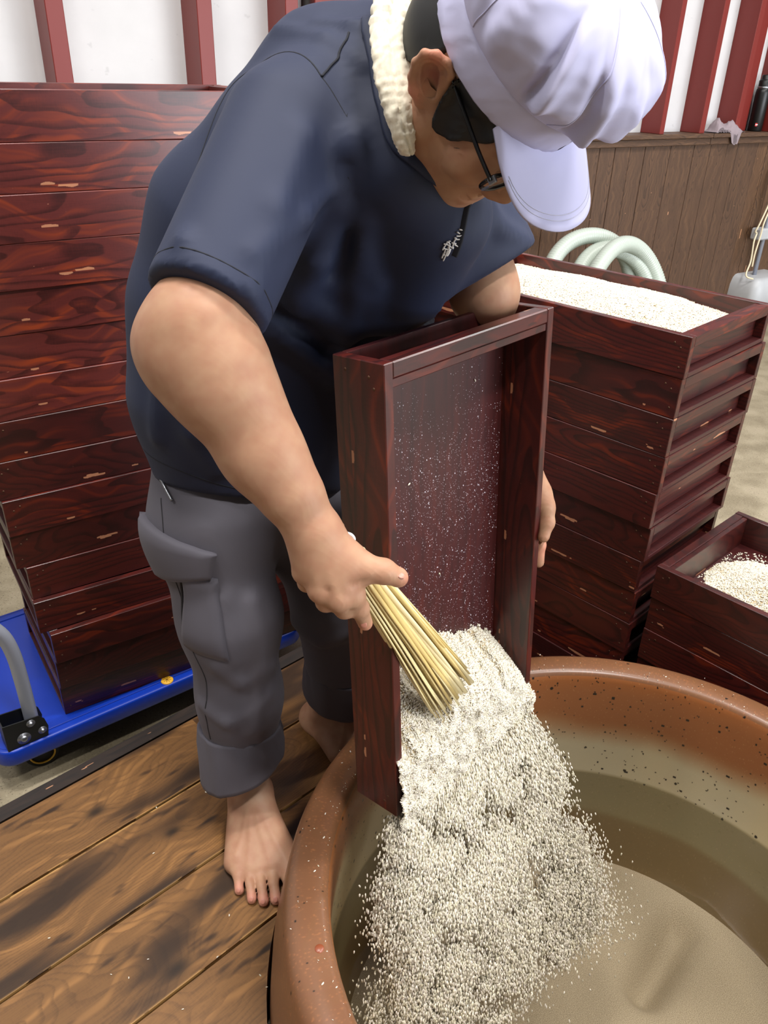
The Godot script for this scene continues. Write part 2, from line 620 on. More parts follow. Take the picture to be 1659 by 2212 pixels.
	for seg in [[-0.2, 5.18], [5.186, 7.6]]:
		var cap := board_mesh(Vector3(seg[1] - seg[0], 0.028, 0.2), 0.004, 1.4, 0.16)
		part(wain, "cap_rail", cap, mats["wainscot_wood_0"], Vector3((seg[0] + seg[1]) / 2, 0.971, 0.1))
		part(wain, "cap_moulding", board_mesh(Vector3(seg[1] - seg[0], 0.045, 0.02), 0.004, 1.4, 0.16), mats["wainscot_wood_0"], Vector3((seg[0] + seg[1]) / 2, 0.935, 0.172))


func build_deck() -> void:
	# planks run along d; n points to the left, away from the jar
	var a := deg_to_rad(45.6)
	var d := Vector2(sin(a), -cos(a))
	var n := Vector2(-cos(a), -sin(a))
	var hole := circle_poly(Vector2(JAR.x, JAR.z), 0.6045, 96)
	var deck := Node3D.new()
	deck.name = "floor_deck"
	deck.set_meta("kind", "structure")
	add_child(deck)
	var edges := [1.296, 1.123, 0.9426, 0.766, 0.59, 0.412, 0.234, 0.056, -0.12, -0.30]
	for i in edges.size() - 1:
		var n1: float = edges[i] - 0.0028
		var n0: float = edges[i + 1] + 0.0028
		var s1 := 1.40
		var rect := PackedVector2Array([n * n0 + d * -1.6, n * n1 + d * -1.6, n * n1 + d * s1, n * n0 + d * s1])
		var k := 0
		for p in Geometry2D.clip_polygons(rect, hole):
			if not Geometry2D.is_polygon_clockwise(p) or true:
				var m := slab_mesh(p, -0.03, 0.0, 2.2, 0.178, -d.angle(), Vector2(0.31 * i + 0.7, -(n0 - 0.0022) * 1.0 / 0.178 * -1.0))
				part(deck, "deck_plank", m, mats["deck_wood_%d" % (i % 3)])
				k += 1
	var er := PackedVector2Array([n * 1.2985 + d * -1.6, n * 1.335 + d * -1.6, n * 1.335 + d * 1.40, n * 1.2985 + d * 1.40])
	part(deck, "edge_board", slab_mesh(er, FLOOR_Y, 0.0, 2.2, 0.06, -d.angle()), mats["edge_wood"])
	# joists under the planks
	for s in [-1.4, -0.7, 0.1, 1.3]:
		var jr := PackedVector2Array([n * 1.29 + d * s, n * 1.29 + d * (s + 0.06), n * 0.66 + d * (s + 0.06), n * 0.66 + d * s])
		part(deck, "joist", slab_mesh(jr, FLOOR_Y, -0.031, 2.2, 0.178), mats["edge_wood"])


func build_jar() -> void:
	var t := thing("ceramic_jar", "huge round brown glazed ceramic jar with a broad rim, half full of water", "jar", Vector3(JAR.x, 0, JAR.z))
	var rn := noise(1.0, 301, 4)
	var rs := noise(1.0, 302, 2)
	var rng := RandomNumberGenerator.new()
	rng.seed = 77
	var W := 2048
	var H := 768
	# v: 0 = foot outside, 1 = centre of the bottom inside
	var outer := [Vector2(0.50, -0.46), Vector2(0.56, -0.40), Vector2(0.600, -0.16), Vector2(0.600, -0.02), Vector2(0.592, 0.08), Vector2(0.578, 0.16), Vector2(0.571, 0.196), Vector2(0.563, 0.212), Vector2(0.551, 0.2195)]
	var inner := [Vector2(0.530, 0.2205), Vector2(0.514, 0.2205), Vector2(0.506, 0.218), Vector2(0.501, 0.211), Vector2(0.498, 0.198), Vector2(0.497, 0.17), Vector2(0.498, 0.10), Vector2(0.502, 0.02), Vector2(0.506, -0.08), Vector2(0.503, -0.16), Vector2(0.496, -0.22), Vector2(0.486, -0.30), Vector2(0.47, -0.37), Vector2(0.43, -0.42), Vector2(0.0, -0.425)]
	var prof := outer + inner
	var total := 0.0
	var heights := [0.0]
	for i in range(1, prof.size()):
		total += prof[i].distance_to(prof[i - 1])
		heights.append(total)
	var brown := Color(0.455, 0.31, 0.21)
	var rust := Color(0.53, 0.32, 0.17)
	var grey := Color(0.68, 0.64, 0.53)
	var tan := Color(0.80, 0.71, 0.51)
	var olive := Color(0.44, 0.40, 0.27)
	var deep := Color(0.40, 0.31, 0.18)
	var tex := image_tex(W, H, func(x: int, y: int) -> Color:
		var l := total * y / H
		var k := 0
		while k < heights.size() - 2 and heights[k + 1] < l:
			k += 1
		var f: float = (l - heights[k]) / (heights[k + 1] - heights[k])
		var p: Vector2 = prof[k].lerp(prof[k + 1], f)
		var a := TAU * x / W
		var ca := cos(a) * 1.2
		var sa := sin(a) * 1.2
		var big := rn.get_noise_3d(ca, sa, l * 1.5)
		var c: Color
		if k < outer.size() + 3:
			c = brown.lerp(Color(0.385, 0.25, 0.16), clampf(0.5 + big * 0.9, 0, 1) * 0.5)
			var sp := rs.get_noise_3d(ca * 95.0, sa * 95.0, l * 130.0)
			c = c.lerp(Color(0.66, 0.42, 0.26), clampf((sp - 0.35) * 2.0, 0, 0.55))
		else:
			# inside: rust brown below the lip, grey to tan further down, olive below the waterline, the murky water's tint put into the glaze
			var edge := 0.075 + 0.035 * big + 0.03 * sin(a * 2.0 + 0.6)
			var fade := smoothstep(edge + 0.05, edge - 0.045, p.y)
			var low := grey.lerp(tan, clampf(0.5 + 0.5 * sin(a - 0.2) + big * 0.5, 0, 1))
			c = rust.lerp(low, fade)
			c = c.lerp(olive, smoothstep(-0.07, -0.085, p.y) * 0.75)
			c = c.lerp(deep, smoothstep(-0.185, -0.21, p.y + 0.008 * big) * 0.7)
			var sp := rs.get_noise_3d(ca * 110.0, sa * 110.0, l * 150.0)
			c = c.lerp(Color(0.80, 0.72, 0.58), clampf((sp - 0.5) * 1.2, 0, 0.3))
		return c)
	var im := tex.get_image()
	for i in 1900:
		var l := rng.randf_range(heights[outer.size() + 3], heights[outer.size() + 8]) if i > 260 else rng.randf_range(heights[4], heights[outer.size() + 2])
		var r := rng.randf_range(0.0006, 0.0017) if rng.randf() < 0.8 else rng.randf_range(0.0018, 0.0036)
		if i <= 260:
			r *= 0.65
		var cx := rng.randf() * W
		var cy := l / total * H
		var rx := r / (TAU * 0.5) * W
		var ry := r / total * H
		for y in range(int(cy - ry), int(cy + ry) + 2):
			for x in range(int(cx - rx), int(cx + rx) + 2):
				if y >= 0 and y < H and Vector2((x - cx) / maxf(rx, 0.5), (y - cy) / maxf(ry, 0.5)).length() <= 1.0:
					im.set_pixel(posmod(x, W), y, Color(0.055, 0.04, 0.03))
	var m := tex_mat("jar_glaze", ImageTexture.create_from_image(im), 0.33)
	m.metallic_specular = 0.5
	part(t, "jar_body", lathe_mesh(prof, 128), m)
	# a healed blister in the glaze on the rim
	var st := SphereMesh.new()
	st.radius = 0.0075
	st.height = 0.006
	st.radial_segments = 20
	st.rings = 10
	part(t, "glaze_blister", st, flat_mat("blister", Color(0.50, 0.26, 0.16), 0.35), Vector3(-0.0738, 0.2195, -0.7043) - t.position)
	# the water
	var wm := StandardMaterial3D.new()
	wm.resource_name = "jar_water"
	wm.transparency = BaseMaterial3D.TRANSPARENCY_ALPHA
	wm.albedo_color = Color(0.33, 0.285, 0.19, 0.16)
	wm.roughness = 0.04
	mats["water"] = wm
	var wst := SurfaceTool.new()
	wst.begin(Mesh.PRIMITIVE_TRIANGLES)
	var wn := noise(7.0, 88, 2)
	var rings := 40
	var seg := 96
	for i in rings + 1:
		for k in seg + 1:
			var a := TAU * k / seg
			var r := 0.5045 * i / rings
			var p := Vector2(cos(a) * r, sin(a) * r)
			wst.add_vertex(Vector3(p.x, 0.0016 * wn.get_noise_2d(p.x, p.y) * minf(1.0, (0.5045 - r) * 14.0), p.y))
	for i in rings:
		for k in seg:
			var a := i * (seg + 1) + k
			for x in [a, a + 1, a + seg + 1, a + 1, a + seg + 2, a + seg + 1]:
				wst.add_index(x)
	wst.generate_normals()
	var water := part(self, "water", wst.commit(), wm, Vector3(JAR.x, WATER_Y, JAR.z))
	tag(water, "still murky water filling the big ceramic jar below its speckled inner wall", "water")
	water.set_meta("kind", "stuff")


func build_cart() -> void:
	var a := Vector3(-0.902, -0.12, -1.355)
	var x := Vector3(0.7771, 0, -0.6293).normalized()
	var b := Basis(x, Vector3.UP, x.cross(Vector3.UP))
	var L := 0.875
	var D := 0.58
	var t := thing("platform_cart", "blue plastic platform cart with a grey tube handle carrying the tall tray stack", "cart", a + x * (L / 2) - b.z * (D / 2) + Vector3(0, FLOOR_Y + 0.12, 0))
	t.basis = b
	var up := -0.12 - FLOOR_Y
	# deck: a rounded slab with a bevelled rim
	var st := SurfaceTool.new()
	st.begin(Mesh.PRIMITIVE_TRIANGLES)
	var levels := [[-0.046, 0.012], [-0.046, 0.002], [-0.040, 0.0], [-0.006, 0.0], [-0.0015, 0.002], [0.0, 0.006], [0.0, 0.012]]
	for i in levels.size() - 1:
		var p0 := rounded_rect(L - levels[i][1] * 2, D - levels[i][1] * 2, 0.05 - levels[i][1])
		var p1 := rounded_rect(L - levels[i + 1][1] * 2, D - levels[i + 1][1] * 2, 0.05 - levels[i + 1][1])
		for k in p0.size():
			var k2 := (k + 1) % p0.size()
			var q := [Vector3(p0[k].x, levels[i][0], p0[k].y), Vector3(p0[k2].x, levels[i][0], p0[k2].y), Vector3(p1[k2].x, levels[i + 1][0], p1[k2].y), Vector3(p1[k].x, levels[i + 1][0], p1[k].y)]
			for j in [0, 1, 2, 0, 2, 3]:
				st.add_vertex(q[j])
	st.index()
	st.generate_normals()
	var deck := st.commit()
	var cart_deck := part(t, "cart_deck", deck, mats["blue_plastic"], Vector3(0, up, 0))
	var face := rounded_rect(L - 0.022, D - 0.022, 0.039)
	var st2 := SurfaceTool.new()
	st2.begin(Mesh.PRIMITIVE_TRIANGLES)
	for k in face.size():
		var k2 := (k + 1) % face.size()
		for y in [0.0, -0.046]:
			st2.set_normal(Vector3.UP if y == 0.0 else Vector3.DOWN)
			for v in [Vector3(0, y, 0), Vector3(face[k].x, y, face[k].y), Vector3(face[k2].x, y, face[k2].y)]:
				st2.add_vertex(v)
	part(cart_deck, "deck_surface", st2.commit(), mats["blue_plastic"])
	# raised ribs along the deck's edge
	for s in [-1.0, 1.0]:
		part(t, "deck_rib", board_mesh(Vector3(L - 0.14, 0.004, 0.012), 0.0015), mats["blue_plastic"], Vector3(0, up + 0.001, s * (D / 2 - 0.03)))
	# castors
	for sx in [-1.0, 1.0]:
		for sz in [-1.0, 1.0]:
			var c := Vector3(sx * (L / 2 - 0.11), 0.043, sz * (D / 2 - 0.065))
			var turn := Basis(Vector3.UP, 0.25 * sx + 0.1)
			var tyre := lathe_mesh([Vector2(0.030, -0.014), Vector2(0.039, -0.015), Vector2(0.043, -0.009), Vector2(0.043, 0.009), Vector2(0.039, 0.015), Vector2(0.030, 0.014), Vector2(0.030, -0.014)], 32)
			var w := part(t, "wheel", tyre, mats["black_rubber"], c, turn * Basis(Vector3.RIGHT, PI / 2))
			part(w, "hub", lathe_mesh([Vector2(0, -0.012), Vector2(0.029, -0.012), Vector2(0.0295, 0.012), Vector2(0, 0.012)], 24), flat_mat("hub_grey", Color(0.12, 0.12, 0.12), 0.6), Vector3.ZERO)
			for e in [-1.0, 1.0]:
				var ring := TorusMesh.new()
				ring.inner_radius = 0.0275
				ring.outer_radius = 0.0325
				ring.rings = 32
				ring.ring_segments = 8
				part(w, "yellow_ring", ring, flat_mat("yellow_ring", Color(0.86, 0.68, 0.22), 0.5), Vector3(0, e * 0.0135, 0))
			part(t, "castor_fork", board_mesh(Vector3(0.06, 0.008, 0.05), 0.002), mats["black_metal"], c + Vector3(0, 0.040, 0), turn)
	# handle brackets and the tube handle
	for sz in [-1.0, 1.0]:
		var at := Vector3(-L / 2 + 0.078, up, sz * (D / 2 - 0.032))
		var poly := PackedVector2Array([Vector2(-0.048, 0), Vector2(0.046, 0), Vector2(0.051, 0.03), Vector2(0.046, 0.055), Vector2(0.034, 0.07), Vector2(-0.048, 0.078)])
		for s2 in [-1.0, 1.0]:
			part(t, "bracket_plate", slab_mesh(poly, -0.0015, 0.0015), mats["black_metal"], at + Vector3(0, 0, s2 * 0.024), Basis(Vector3.RIGHT, -PI / 2))
		part(t, "bracket_plate", board_mesh(Vector3(0.003, 0.078, 0.048), 0.0008), mats["black_metal"], at + Vector3(-0.047, 0.039, 0))
		for bo in [Vector3(-0.008, 0.022, 0), Vector3(0.014, 0.058, 0), Vector3(0.036, 0.024, 0)]:
			var r := 0.0085 if bo.y < 0.03 and bo.x < 0 else 0.0055
			part(t, "bolt", lathe_mesh([Vector2(0, 0.007), Vector2(r * 0.6, 0.0065), Vector2(r, 0.004), Vector2(r * 1.02, 0), Vector2(r * 1.9, 0), Vector2(r * 1.9, -0.001), Vector2(0, -0.001)], 20), mats["steel"], at + bo + Vector3(0, 0, 0.0262), Basis(Vector3.RIGHT, PI / 2))
	var zf := D / 2 - 0.032
	var path := []
	var bend := [Vector3(0.022, 0.012, 0), Vector3(0.022, 0.10, 0), Vector3(0.021, 0.18, 0), Vector3(0.018, 0.25, 0), Vector3(0.006, 0.31, 0), Vector3(-0.025, 0.37, 0), Vector3(-0.05, 0.45, 0), Vector3(-0.07, 0.70, 0), Vector3(-0.073, 0.76, -0.03), Vector3(-0.074, 0.78, -0.09)]
	for p in bend:
		path.append(p + Vector3(-L / 2 + 0.078, up, zf))
	for k in bend.size():
		var p: Vector3 = bend[bend.size() - 1 - k]
		path.append(Vector3(p.x, p.y, -p.z) + Vector3(-L / 2 + 0.078, up, -zf))
	part(t, "handle_tube", tube_mesh(smooth_path(path, 90), [0.0165], 16), mats["grey_tube"])
	# round yellow plug with scored lines
	var sp: Vector3 = Vector3(-0.5704, -0.12, -1.6502)
	var lp: Vector3 = b.inverse() * (sp - t.position)
	var plug := part(t, "yellow_plug", lathe_mesh([Vector2(0.0165, -0.001), Vector2(0.0165, 0.002), Vector2(0.015, 0.003), Vector2(0, 0.0033)], 32), flat_mat("yellow_plug", Color(0.87, 0.66, 0.16), 0.5), lp)
	for k in 4:
		part(plug, "scored_line", board_mesh(Vector3(0.022, 0.0006, 0.0012), 0.0002), flat_mat("score", Color(0.35, 0.22, 0.04), 0.6), Vector3(0, 0.0033, 0), Basis(Vector3.UP, k * PI / 4 + 0.3))


# ---------------------------------------------------------------- trays

func make_crate() -> Node3D:
	var o := Node3D.new()
	var tk := 0.017
	var nail := lathe_mesh([Vector2(0, 0.0009), Vector2(0.002, 0.0007), Vector2(0.0024, 0.0)], 8)
	var side := board_mesh(Vector3(CRATE_L, CRATE_H, tk), 0.0012, 0.8, 0.1)
	for s in [-1.0, 1.0]:
		part(o, "side_board", side, crate_boards[0], Vector3(0, CRATE_H / 2, s * (CRATE_W / 2 - tk / 2)), Basis(Vector3.UP, PI if s < 0 else 0.0))
	var inw := CRATE_W - tk * 2
	part(o, "bottom_board", board_mesh(Vector3(CRATE_L, 0.010, inw), 0.001, 0.8, 0.45), mats["tray_inner_wood"], Vector3(0, 0.0052, 0))
	for s in [-1.0, 1.0]:
		part(o, "end_board", board_mesh(Vector3(0.012, CRATE_H - 0.0125, inw), 0.001, 0.8, 0.1), crate_boards[1], Vector3(s * (CRATE_L / 2 - 0.028), 0.0102 + (CRATE_H - 0.0125) / 2, 0))
		part(o, "handle_rail", board_mesh(Vector3(0.0215, 0.024, inw), 0.0018, 0.8, 0.1), crate_boards[2], Vector3(s * (CRATE_L / 2 - 0.011), CRATE_H - 0.0125, 0))
		for z in [-1.0, 1.0]:
			for k in [[0.016, 0.022], [0.020, 0.062], [0.034, 0.070]]:
				part(o, "nail", nail, mats["nail_metal"], Vector3(s * (CRATE_L / 2 - k[0]), k[1], z * (CRATE_W / 2 - 0.0002)), Basis(Vector3.RIGHT, z * PI / 2))
	return o


func place_crate(xf: Transform3D, label: String, group: String, sd: int) -> Node3D:
	if crate_proto == null:
		crate_proto = make_crate()
	var o: Node3D = crate_proto.duplicate()
	o.name = numbered("wooden_tray")
	o.transform = xf
	add_child(o)
	tag(o, label, "tray", group)
	var k := sd
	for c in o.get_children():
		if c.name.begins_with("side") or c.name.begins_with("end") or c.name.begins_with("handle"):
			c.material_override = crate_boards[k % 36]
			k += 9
	return o


const ORD := ["topmost", "second", "third", "fourth", "fifth", "sixth", "seventh", "eighth", "ninth", "tenth", "eleventh", "twelfth", "thirteenth", "fourteenth", "fifteenth", "sixteenth"]

func build_crates() -> void:
	var rng := RandomNumberGenerator.new()
	rng.seed = 12
	# tall stack on the cart, from the bottom: where its near left lower corner is (x, z) and how it is turned
	var left := [[-0.793, -1.510, 0.0], [-0.787, -1.504, 0.3], [-0.780, -1.496, -0.4], [-0.806, -1.500, 0.6], [-0.812, -1.515, 0.0], [-0.830, -1.508, 0.3], [-0.826, -1.503, -0.3], [-0.836, -1.506, 0.2]]
	for i in 16:
		var c: Array = left[i] if i < left.size() else [-0.835 + rng.randf_range(-0.006, 0.006), -1.510 + rng.randf_range(-0.004, 0.004), rng.randf_range(-0.6, 0.6)]
		var bear := deg_to_rad(55.3 + c[2])
		var x := Vector3(sin(bear), 0, -cos(bear))
		var b := Basis(x, Vector3.UP, x.cross(Vector3.UP))
		var at := Vector3(c[0], -0.1195 + 0.0881 * i, c[1]) + x * (CRATE_L / 2) - b.z * (CRATE_W / 2)
		var n := 15 - i
		var label: String = ORD[n] + " tray from the top of the tall stack on the blue cart" if n else "topmost tray of the tall stack on the blue cart, a drip stain on its side"
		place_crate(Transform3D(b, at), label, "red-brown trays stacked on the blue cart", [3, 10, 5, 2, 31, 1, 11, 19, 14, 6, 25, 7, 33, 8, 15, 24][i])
	# stack behind the jar and the low one to its right
	for i in 13:
		var bear := deg_to_rad(45.4 + (rng.randf_range(-1.0, 1.0) if i < 12 else -1.5))
		var w := Vector3(sin(bear), 0, -cos(bear))
		var x := Vector3(cos(bear), 0, sin(bear))
		var b := Basis(x, Vector3.UP, x.cross(Vector3.UP))
		var corner := Vector3(0.597 + rng.randf_range(-0.003, 0.003), FLOOR_Y + 0.001 + 0.0882 * i, -1.556 + rng.randf_range(-0.003, 0.003))
		var at := corner - x * (CRATE_L / 2) + w * (CRATE_W / 2)
		var n := 12 - i
		var label: String = ORD[n] + " tray from the top of the stack behind the jar" if n else "rice-filled topmost tray of the stack behind the jar"
		place_crate(Transform3D(b, at), label, "red-brown trays stacked behind the jar", [1, 5, 3, 9, 13, 2, 21, 28, 4, 0, 12, 23, 18][i])
	for i in 7:
		var bear := deg_to_rad(46.4 + rng.randf_range(-0.5, 0.5))
		var w := Vector3(sin(bear), 0, -cos(bear))
		var x := Vector3(cos(bear), 0, sin(bear))
		var b := Basis(x, Vector3.UP, x.cross(Vector3.UP))
		var corner := Vector3(0.632 + rng.randf_range(-0.003, 0.003), FLOOR_Y + 0.001 + 0.0879 * i, -1.547 + rng.randf_range(-0.003, 0.003))
		var at := corner + x * (CRATE_L / 2) + w * (CRATE_W / 2)
		var n := 6 - i
		var label: String = ORD[n] + " tray from the top of the low stack at the right" if n else "topmost tray of the low stack at the right, rice heaped inside"
		place_crate(Transform3D(b, at), label, "red-brown trays in the low stack at the right", [4, 1, 20, 13, 9, 3, 28][i])
	# the tray being emptied
	var held := place_crate(held_frame(), "upended tray held over the jar, its inside speckled with sticky starch", "", 2)
	for c in held.get_children():
		if c.name.begins_with("bottom"):
			c.material_override = mats["tray_inner_wood"]


# x = along the tray, y = out of its open side, z = across
func held_frame() -> Transform3D:
	var b := Basis(Vector3(-0.0567279, 0.9967905, -0.0564857), Vector3(0.7607786, 0.0797952, 0.6440874), Vector3(0.6465275, -0.0064354, -0.7628635)).orthonormalized()
	return Transform3D(b, Vector3(-0.0302, 0.2819, -0.9410) + b.x * (CRATE_L / 2) + b.z * (CRATE_W / 2))


# ---------------------------------------------------------------- things along the wall

func build_background_things() -> void:
	var wp := func(x: float, y: float, z: float) -> Vector3:
		return wall_x * x + wall_z * z + Vector3(0, y, 0)
	# black bottle
	var t := thing("bottle", "tall black insulated bottle standing on the wainscot cap rail", "bottle", wp.call(5.765, 0.9855, -4.052))
	part(t, "bottle_body", lathe_mesh([Vector2(0, 0), Vector2(0.046, 0), Vector2(0.05, 0.006), Vector2(0.05, 0.25), Vector2(0.047, 0.27), Vector2(0.042, 0.278), Vector2(0, 0.279)], 32), flat_mat("bottle_black", Color(0.03, 0.03, 0.032), 0.4))
	part(t, "collar", lathe_mesh([Vector2(0.043, 0.277), Vector2(0.045, 0.281), Vector2(0.045, 0.288), Vector2(0.041, 0.291), Vector2(0, 0.291)], 32), mats["steel"])
	part(t, "bottle_cap", lathe_mesh([Vector2(0.041, 0.29), Vector2(0.042, 0.325), Vector2(0.033, 0.334), Vector2(0.030, 0.336), Vector2(0.030, 0.358), Vector2(0.027, 0.363), Vector2(0, 0.364)], 32), flat_mat("bottle_cap", Color(0.025, 0.025, 0.025), 0.5))
	var lb := part(t, "red_label", slab_mesh(rounded_rect(0.022, 0.02, 0.002, 3), -0.0006, 0.0006), flat_mat("label_red", Color(0.75, 0.10, 0.08), 0.5), Vector3(-0.012, 0.045, 0.0487), Basis(Vector3.RIGHT, PI / 2))
	part(lb, "white_mark", slab_mesh(rounded_rect(0.016, 0.005, 0.001, 3), -0.0004, 0.0004), flat_mat("label_white", Color(0.9, 0.9, 0.9), 0.5), Vector3(0, 0.0007, 0))
	# rag
	var rag := thing("rag", "crumpled grey rag lying over the edge of the cap rail", "rag", wp.call(5.36, 0.986, -4.0))
	var rst := SurfaceTool.new()
	rst.begin(Mesh.PRIMITIVE_TRIANGLES)
	var nn := noise(14.0, 61, 3)
	var nx := 44
	var ny := 30
	for layer in [0.0, 0.004]:
		for j in ny + 1:
			for i in nx + 1:
				var u := float(i) / nx
				var v := float(j) / ny
				var x := (u - 0.5) * 0.36
				var z := -0.055 + v * 0.19
				var hump := 0.075 * exp(-pow((x + 0.10 + 0.5 * z) / 0.055, 2) - pow((z + 0.015) / 0.07, 2)) + 0.062 * exp(-pow((x - 0.045 + 0.4 * z) / 0.08, 2) - pow((z - 0.005) / 0.05, 2))
				var rim_fade := smoothstep(0.0, 0.12, minf(minf(u, 1.0 - u), v))
				var y: float = 0.003 + hump * rim_fade + 0.022 * absf(nn.get_noise_2d(x * 1.3, z)) * rim_fade + layer
				var edge: float = 0.054
				var in_flap := smoothstep(0.085, 0.03, absf(x - 0.045 - (z - edge) * 0.3))
				if z > edge:
					var over := z - edge
					z = edge + 0.008 * smoothstep(0.0, 0.02, over) * in_flap
					y -= over * in_flap
				x *= 1.0 - 0.2 * v
				rst.add_vertex(Basis(wall_x, Vector3.UP, wall_z) * Vector3(x, y, z))
	for layer in 2:
		for j in ny:
			for i in nx:
				var a := layer * (nx + 1) * (ny + 1) + j * (nx + 1) + i
				for q in [a, a + 1, a + nx + 1, a + 1, a + nx + 2, a + nx + 1]:
					rst.add_index(q)
	rst.generate_normals()
	part(rag, "cloth", rst.commit(), flat_mat("rag_cloth", Color(0.55, 0.50, 0.52), 0.95))
	# coiled hose leaning on the wall
	var hose := thing("coiled_hose", "thick pale ribbed hose coiled on the floor behind the trays", "hose", wp.call(3.72, FLOOR_Y, -3.45))
	var hb := Basis(wall_x, Vector3.UP, wall_z)
	for k in 4:
		var pts := []
		var R: float = [0.345, 0.32, 0.23, 0.33][k]
		var off: Vector3 = [Vector3(-0.04, 0, 0.0), Vector3(0.05, -0.02, 0.085), Vector3(0.02, -0.02, 0.17), Vector3(0.08, 0.0, 0.16)][k]
		for i in 73:
			var a := TAU * i / 72.0
			pts.append(hb * (Vector3(cos(a) * R, 0.06 + R + sin(a) * R * 1.0 - 0.01, -0.22 * sin(a) * R + 0.03 * sin(a * 2.0 + k)) + off))
		var radii := []
		var pp := smooth_path(pts, 420)
		for i in pp.size():
			radii.append(0.046 + (0.0022 if i % 3 == 0 else -0.0008))
		part(hose, "hose_loop", tube_mesh(pp, radii, 14, false), flat_mat("hose_pale", Color(0.70, 0.74, 0.70), 0.35))
	# pale grey machine with an upright tube
	var base: Vector3 = wp.call(6.3, FLOOR_Y, -4.0) + Vector3(0.0, 0, 0.22)
	var mc := thing("floor_machine", "pale grey plastic machine with an upright metal tube and cream cord by the wainscot", "machine", Vector3(2.9427, -0.253, -6.5731))
	var sts := SurfaceTool.new()
	var lv := [[0.0, 0.0], [0.02, -0.012], [0.14, -0.006], [0.19, 0.012], [0.21, 0.035], [0.215, 0.06]]
	sts.begin(Mesh.PRIMITIVE_TRIANGLES)
	for i in lv.size() - 1:
		var p0 := rounded_rect(0.46 - lv[i][1] * 2, 0.34 - lv[i][1] * 2, 0.07 - minf(lv[i][1], 0.05))
		var p1 := rounded_rect(0.46 - lv[i + 1][1] * 2, 0.34 - lv[i + 1][1] * 2, 0.07 - minf(lv[i + 1][1], 0.05))
		for k in p0.size():
			var k2 := (k + 1) % p0.size()
			var q := [Vector3(p0[k].x, lv[i][0], p0[k].y), Vector3(p0[k2].x, lv[i][0], p0[k2].y), Vector3(p1[k2].x, lv[i + 1][0], p1[k2].y), Vector3(p1[k].x, lv[i + 1][0], p1[k].y)]
			for j in [0, 2, 1, 0, 3, 2]:
				sts.add_vertex(q[j])
	var top_poly := rounded_rect(0.34, 0.22, 0.02)
	for k in top_poly.size():
		var k2 := (k + 1) % top_poly.size()
		for v in [Vector3(0, 0.217, 0), Vector3(top_poly[k2].x, 0.215, top_poly[k2].y), Vector3(top_poly[k].x, 0.215, top_poly[k].y)]:
			sts.add_vertex(v)
	sts.index()
	sts.generate_normals()
	var pale := flat_mat("pale_plastic", Color(0.70, 0.71, 0.72), 0.45)
	part(mc, "machine_base", sts.commit(), pale, Vector3.ZERO, hb)
	part(mc, "base_vent", board_mesh(Vector3(0.11, 0.03, 0.01), 0.002), flat_mat("vent_grey", Color(0.42, 0.43, 0.44), 0.6), hb * Vector3(-0.02, 0.03, 0.172), hb)
	var tp: Vector3 = hb * Vector3(-0.09, 0.2, 0.02)
	part(mc, "upright_tube", tube_mesh([tp, tp + Vector3(0, 0.9, 0)], [0.016], 16), mats["grey_tube"])
	part(mc, "clamp_band", board_mesh(Vector3(0.24, 0.085, 0.09), 0.01), pale, tp + hb * Vector3(0.02, 0.33, -0.01), hb)
	var cord := []
	for p in [Vector3(-0.02, 0.80, 0.02), Vector3(-0.07, 0.60, 0.03), Vector3(-0.135, 0.42, 0.03), Vector3(-0.15, 0.36, 0.02), Vector3(-0.13, 0.34, 0.02), Vector3(-0.155, 0.28, 0.03), Vector3(-0.15, 0.14, 0.04), Vector3(-0.20, 0.06, 0.06), Vector3(-0.19, 0.03, 0.07), Vector3(-0.14, 0.015, 0.09)]:
		cord.append(tp + hb * p)
	part(mc, "power_cord", tube_mesh(smooth_path(cord, 60), [0.0065], 8), flat_mat("cream_cord", Color(0.85, 0.80, 0.68), 0.6))
	var cord2 := []
	for p in [Vector3(-0.01, 0.80, 0.03), Vector3(-0.05, 0.60, 0.045), Vector3(-0.115, 0.43, 0.05), Vector3(-0.12, 0.33, 0.05), Vector3(-0.135, 0.2, 0.05), Vector3(-0.13, 0.1, 0.05)]:
		cord2.append(tp + hb * p)
	part(mc, "power_cord", tube_mesh(smooth_path(cord2, 40), [0.0065], 8), mats["cream_cord"])


# ---------------------------------------------------------------- smooth bodies: tapered capsules and ellipsoids joined by a smooth minimum, meshed as surface nets

